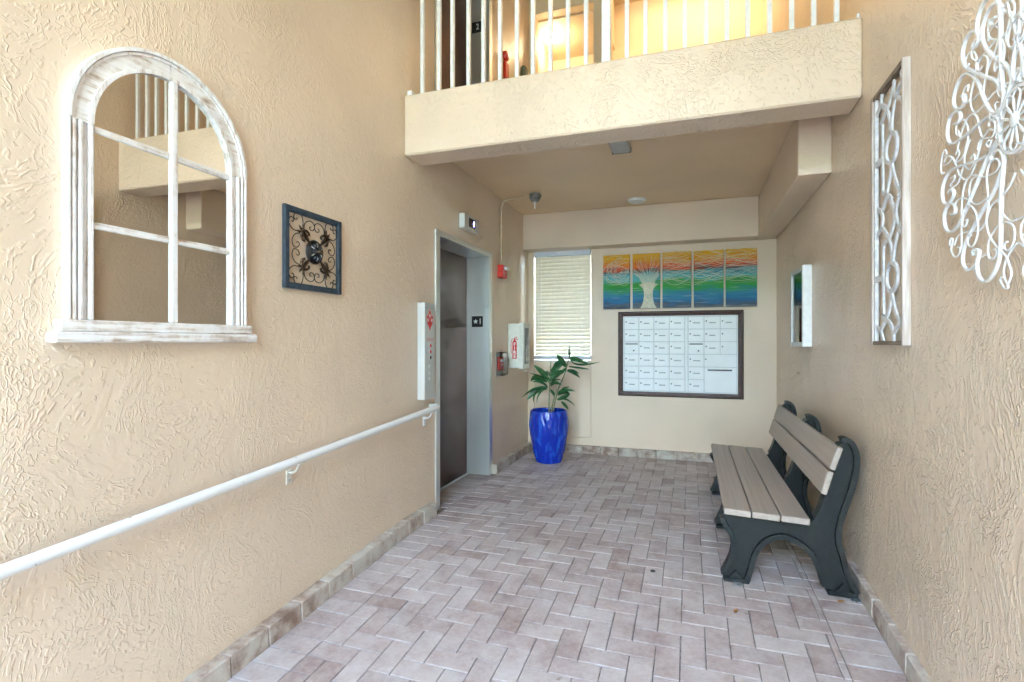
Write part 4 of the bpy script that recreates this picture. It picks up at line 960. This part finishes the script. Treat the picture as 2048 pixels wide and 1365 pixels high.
def support(yc_):
    zf = fl(yc_)
    sp_ = MB().prism([(u, w + zf) for u, w in outl], 'y', yc_ - .009, yc_ + .009).build('support', M['bench_iron'], bn)
    cx_ = sum(u for u, _ in outl) / len(outl)
    # raised rims along both edges of the casting
    front = outl[1:9]; back = outl[18:30]; arch = outl[32:43][::-1]
    for nm, ln, w in (('rim', outl[1:8], .024), ('rim', outl[11:18] , .022), ('rim', outl[18:30], .026), ('rim', arch, .026)):
        pts = smooth(ln, 3)
        MB().strip([(u, ww + zf) for u, ww in pts], w, 'y', yc_ - .036, yc_ + .036).build(nm, M['bench_iron'], sp_, True)
    for u0, u1 in ((.166, .282), (.655, .786)):
        MB().cbox(u0, u1, yc_ - .038, yc_ + .038, zf - .002, zf + .022, b=.005).build('foot', M['bench_iron'], sp_)
        mx = (u0 + u1) / 2
        MB().prism([(mx - .028, .022 + zf), (mx + .035, .022 + zf), (mx + .004, .062 + zf)], 'y', yc_ - .030, yc_ - .012).build('foot_gusset', M['bench_iron'], sp_)
        B('anchor_clip', M['galv'], sp_, mx - .008 + (.04 if u0 > .5 else .0), mx + .03 + (.04 if u0 > .5 else .0), yc_ - .075, yc_ - .030, zf - .001, zf + .004, b=.001)
    return sp_
for yc_ in (3.055, 3.875, 4.70): support(yc_)
rebase(bn, (.47, 3.88, 0))

# pot and plant ------------------------------------------------------------------------
pt_ = thing('plant_pot', 'tall cobalt blue glazed ceramic planter in the corner', 'plant pot')
PC = (-1.430, 5.405)
prof = [(.128, 0), (.134, .004), (.150, .07), (.170, .15), (.190, .24), (.203, .33), (.2075, .40), (.206, .46), (.200, .52), (.194, .545), (.186, .551), (.176, .546), (.172, .53), (.178, .50), (.18, .45)]
from mathutils import noise as mnoise
b = MB(); NS = 160
rows = []
for i_ in range(len(prof) - 1):
    for k_ in range(4 if 1 <= i_ <= 8 else 1): t = k_ / (4 if 1 <= i_ <= 8 else 1); rows.append((prof[i_][0] * (1 - t) + prof[i_ + 1][0] * t, prof[i_][1] * (1 - t) + prof[i_ + 1][1] * t))
rows.append(prof[-1])
V = []
for n_, (r_, h_) in enumerate(rows):
    am_ = .011 * min(1, max(0, h_ / .05)) * min(1, max(0, (.53 - h_) / .04)) if n_ < len(rows) - 6 else 0
    for k_ in range(NS):
        a_ = 2 * math.pi * k_ / NS
        q = r_ + am_ * mnoise.noise((math.cos(a_) * 9, math.sin(a_) * 9, h_ * 14))
        V.append((PC[0] + q * math.cos(a_), PC[1] + q * math.sin(a_), h_ + .001))
b.add(V, [(i_ * NS + k_, i_ * NS + (k_ + 1) % NS, (i_ + 1) * NS + (k_ + 1) % NS, (i_ + 1) * NS + k_) for i_ in range(len(rows) - 1) for k_ in range(NS)] + [tuple(range(NS))])
b.build('vessel', M['pot'], pt_, True)
MB().lathe([(.184, .47), (.12, .478), (.05, .482), (0, .48)], (PC[0], PC[1], 0), 28).build('soil', M['soil'], pt_)
rebase(pt_, (PC[0], PC[1], 0))
pn = thing('potted_plant', 'leafy green plant with long pointed leaves growing in the blue planter', 'plant')
for n_, q in enumerate(STEMS):
    q = mm(q); k2 = len(q)
    path = [(u, PC[1] + .02 * math.sin(n_ * 2 + i_) , w if i_ else .47) for i_, (u, w) in enumerate(q)]
    pp = smooth(path, 4)
    MB().tube(pp, [.0085 - .005 * i_ / len(pp) for i_ in range(len(pp))], 7).build('stem', M['stem'], pn, True)
for n_, (p0, p1, p2, w) in enumerate(LEAVES):
    p0, p1, p2 = mm((p0, p1, p2)); dp = rnd.uniform(-.13, .13)
    y0_ = PC[1] + rnd.uniform(-.015, .015)
    P = [Vector((p0[0], y0_, p0[1])), Vector((p1[0], y0_ + dp * .55, p1[1])), Vector((p2[0], y0_ + dp, p2[1]))]
    N_ = 9; V = []; F = []; mid = []
    wd_ = w / 1000 * 1.25
    for i_ in range(N_):
        t = i_ / (N_ - 1); c = P[0] * (1 - t) ** 2 + (P[1] * 2 - (P[0] + P[2]) / 2) * 2 * t * (1 - t) + P[2] * t * t
        d = ((P[1] * 2 - (P[0] + P[2]) / 2) - P[0]) * (1 - t) + (P[2] - (P[1] * 2 - (P[0] + P[2]) / 2)) * t
        d.normalize()
        side = d.cross(Vector((0, 1, 0))); side = (side if side.length > .1 else Vector((0, 0, 1))).normalized()
        nrm = side.cross(d).normalized()
        side = (side * math.cos(.5 + .3 * (n_ % 3)) + nrm * math.sin(.5 + .3 * (n_ % 3)) * (1 if n_ % 2 else -1)).normalized()
        nrm = side.cross(d).normalized()
        hw = wd_ * .62 * (math.sin(math.pi * min(1, t * .92 + .08)) ** .75) * (1 - .25 * t) + .0006
        V += [c + side * hw + nrm * hw * .35, c, c - side * hw + nrm * hw * .35]; mid.append(c - nrm * .0004)
    for i_ in range(N_ - 1):
        k_ = 3 * i_; F += [(k_, k_ + 1, k_ + 4, k_ + 3), (k_ + 1, k_ + 2, k_ + 5, k_ + 4)]
    lf = bpy.data.objects.new('leaf', None)
    me = bpy.data.meshes.new('leaf'); me.from_pydata([tuple(q) for q in V], [], F); me.materials.append(M['leaf'])
    lf = bpy.data.objects.new('leaf', me); COL.objects.link(lf); lf.parent = pn
    MB().tube(mid, [.0016 * (1 - .7 * i_ / N_) for i_ in range(N_)], 5).build('midrib', M['leaf_mid'], lf, True)
rebase(pn, (PC[0], PC[1], .48))

# small things on the floor -------------------------------------------------------------
dr = thing('floor_drain', 'small dark round plug set in the paving near the middle of the passage', 'drain')
zd = fl(3.12)
MB().lathe([(.0, .001), (.012, .001), (.012, .003), (.014, .003), (.014, -.006)], (-.20, 3.02, fl(3.02) + .001), 14).build('cap', M['black'], dr); rebase(dr, (-.20, 3.02, fl(3.02)))
for lab, (x_, y_), ang in (('dry orange leaf beside the near rear foot of the bench', (.70, 2.96), .4), ('dry leaf lying on the paving in front of the bench', (.205, 2.72), 1.3)):
    lf = thing('fallen_leaf', lab, 'leaf')
    o = [(-.022, 0), (-.01, .009), (.006, .010), (.018, .004), (.026, 0), (.016, -.006), (.004, -.009), (-.012, -.007)]
    P = [(x_ + u * math.cos(ang) - w * math.sin(ang), y_ + u * math.sin(ang) + w * math.cos(ang), fl(y_) + .003 + abs(w) * .6 + abs(u) * .15) for u, w in o]
    MB().add(P + [(x_, y_, fl(y_) + .003)], [(i_, (i_ + 1) % 8, 8) for i_ in range(8)]).build('blade', M['leafdead'], lf)
    rebase(lf, (x_, y_, fl(y_)))

# greenery outside: seen in the steel and through the blinds -----------------------------
def foliage(name, c, rad, n, size, parent, seed):
    rr = random.Random(seed); b = MB()
    cl_ = [(rr.gauss(0, .45), rr.gauss(0, .45), rr.gauss(0, .4)) for _ in range(max(8, n // 90))]
    for _ in range(n):
        k_ = rr.choice(cl_); q = [k_[i_] + rr.gauss(0, .17) for i_ in range(3)]
        p_ = Vector((c[0] + q[0] * rad[0], c[1] + q[1] * rad[1], c[2] + q[2] * rad[2]))
        u = Vector((rr.gauss(0, 1), rr.gauss(0, 1), rr.gauss(0, 1))).normalized(); w = u.orthogonal().normalized(); s_ = size * rr.uniform(.6, 1.3)
        b.add([p_ - u * s_, p_ + w * s_ * .45, p_ + u * s_, p_ - w * s_ * .45], [(0, 1, 2, 3)])
    me = bpy.data.meshes.new(name); me.from_pydata(b.v, [], b.f); me.materials.append(M['foliage'])
    o = bpy.data.objects.new(name, me); COL.objects.link(o); o.parent = parent; return o
ords = ('first', 'second', 'third', 'fourth', 'fifth', 'sixth', 'seventh')
for n_ in range(5):
    tx_, ty_, lab = -8.4 + 4.2 * n_, -11.0 + .9 * (n_ % 2), 'green tree across the paving, %s of the row from the left' % ords[n_]
    t_ = thing('garden_tree', lab, 'tree', 'trees across the lawn')
    MB().tube(smooth([(tx_, ty_, -.35), (tx_ + .1, ty_, 1.0), (tx_ - .05, ty_ + .1, 2.4), (tx_, ty_, 3.6)], 3), [.17, .165, .16, .15, .15, .14, .13, .12, .11, .10][:10], 9).build('trunk', M['bark'], t_, True)
    for k_ in range(4):
        a_ = k_ * 1.7 + n_; MB().tube([(tx_, ty_, 2.2 + .2 * k_), (tx_ + .6 * math.cos(a_), ty_ + .6 * math.sin(a_), 3.1 + .2 * k_), (tx_ + 1.2 * math.cos(a_), ty_ + 1.2 * math.sin(a_), 3.8 + .2 * k_)], [.07, .045, .02], 6).build('branch', M['bark'], t_, True)
    foliage('crown', (tx_, ty_, 3.6), (2.0, 1.8, 2.6), 3200, .21, t_, 40 + n_)
    rebase(t_, (tx_, ty_, -.3))
for n_, (x_, y_, lab) in enumerate(((-2.0, 8.4, 'green shrub outside the rear window, left side'), (-.7, 8.8, 'green shrub outside the rear window, right side'))):
    s_ = thing('garden_shrub', lab, 'shrub', 'shrubs outside the rear window')
    for k_ in range(5): MB().tube([(x_ + .05 * k_ - .1, y_, -.3), (x_ + .2 * k_ - .4, y_ + .1, .7)], [.02, .008], 5).build('stem', M['bark'], s_)
    foliage('leaves', (x_, y_, .55), (.75, .6, .75), 1200, .06, s_, 60 + n_)
    rebase(s_, (x_, y_, -.3))


fb = thing('bounce_building', 'unseen pale blue building added across the courtyard to bounce cool light', 'building')
MB().box(-16, 16, -16, -14, -.4, 9.0).build('wall', M['bounce_facade'], fb)  # unseen reflector block added to send daylight into the passage
for k_ in range(9):
    for z_ in (.9, 4.0, 6.8):
        xw = -12 + 3 * k_; w_ = B('window', M['darkgrey'], fb, xw - .5, xw + .5, -14.0, -13.96, z_, z_ + 1.2)
B('parapet', M['whiteprint'], fb, -16.1, 16.1, -16.1, -13.9, 9.0, 9.2)
rebase(fb, (0, -15, -.4))
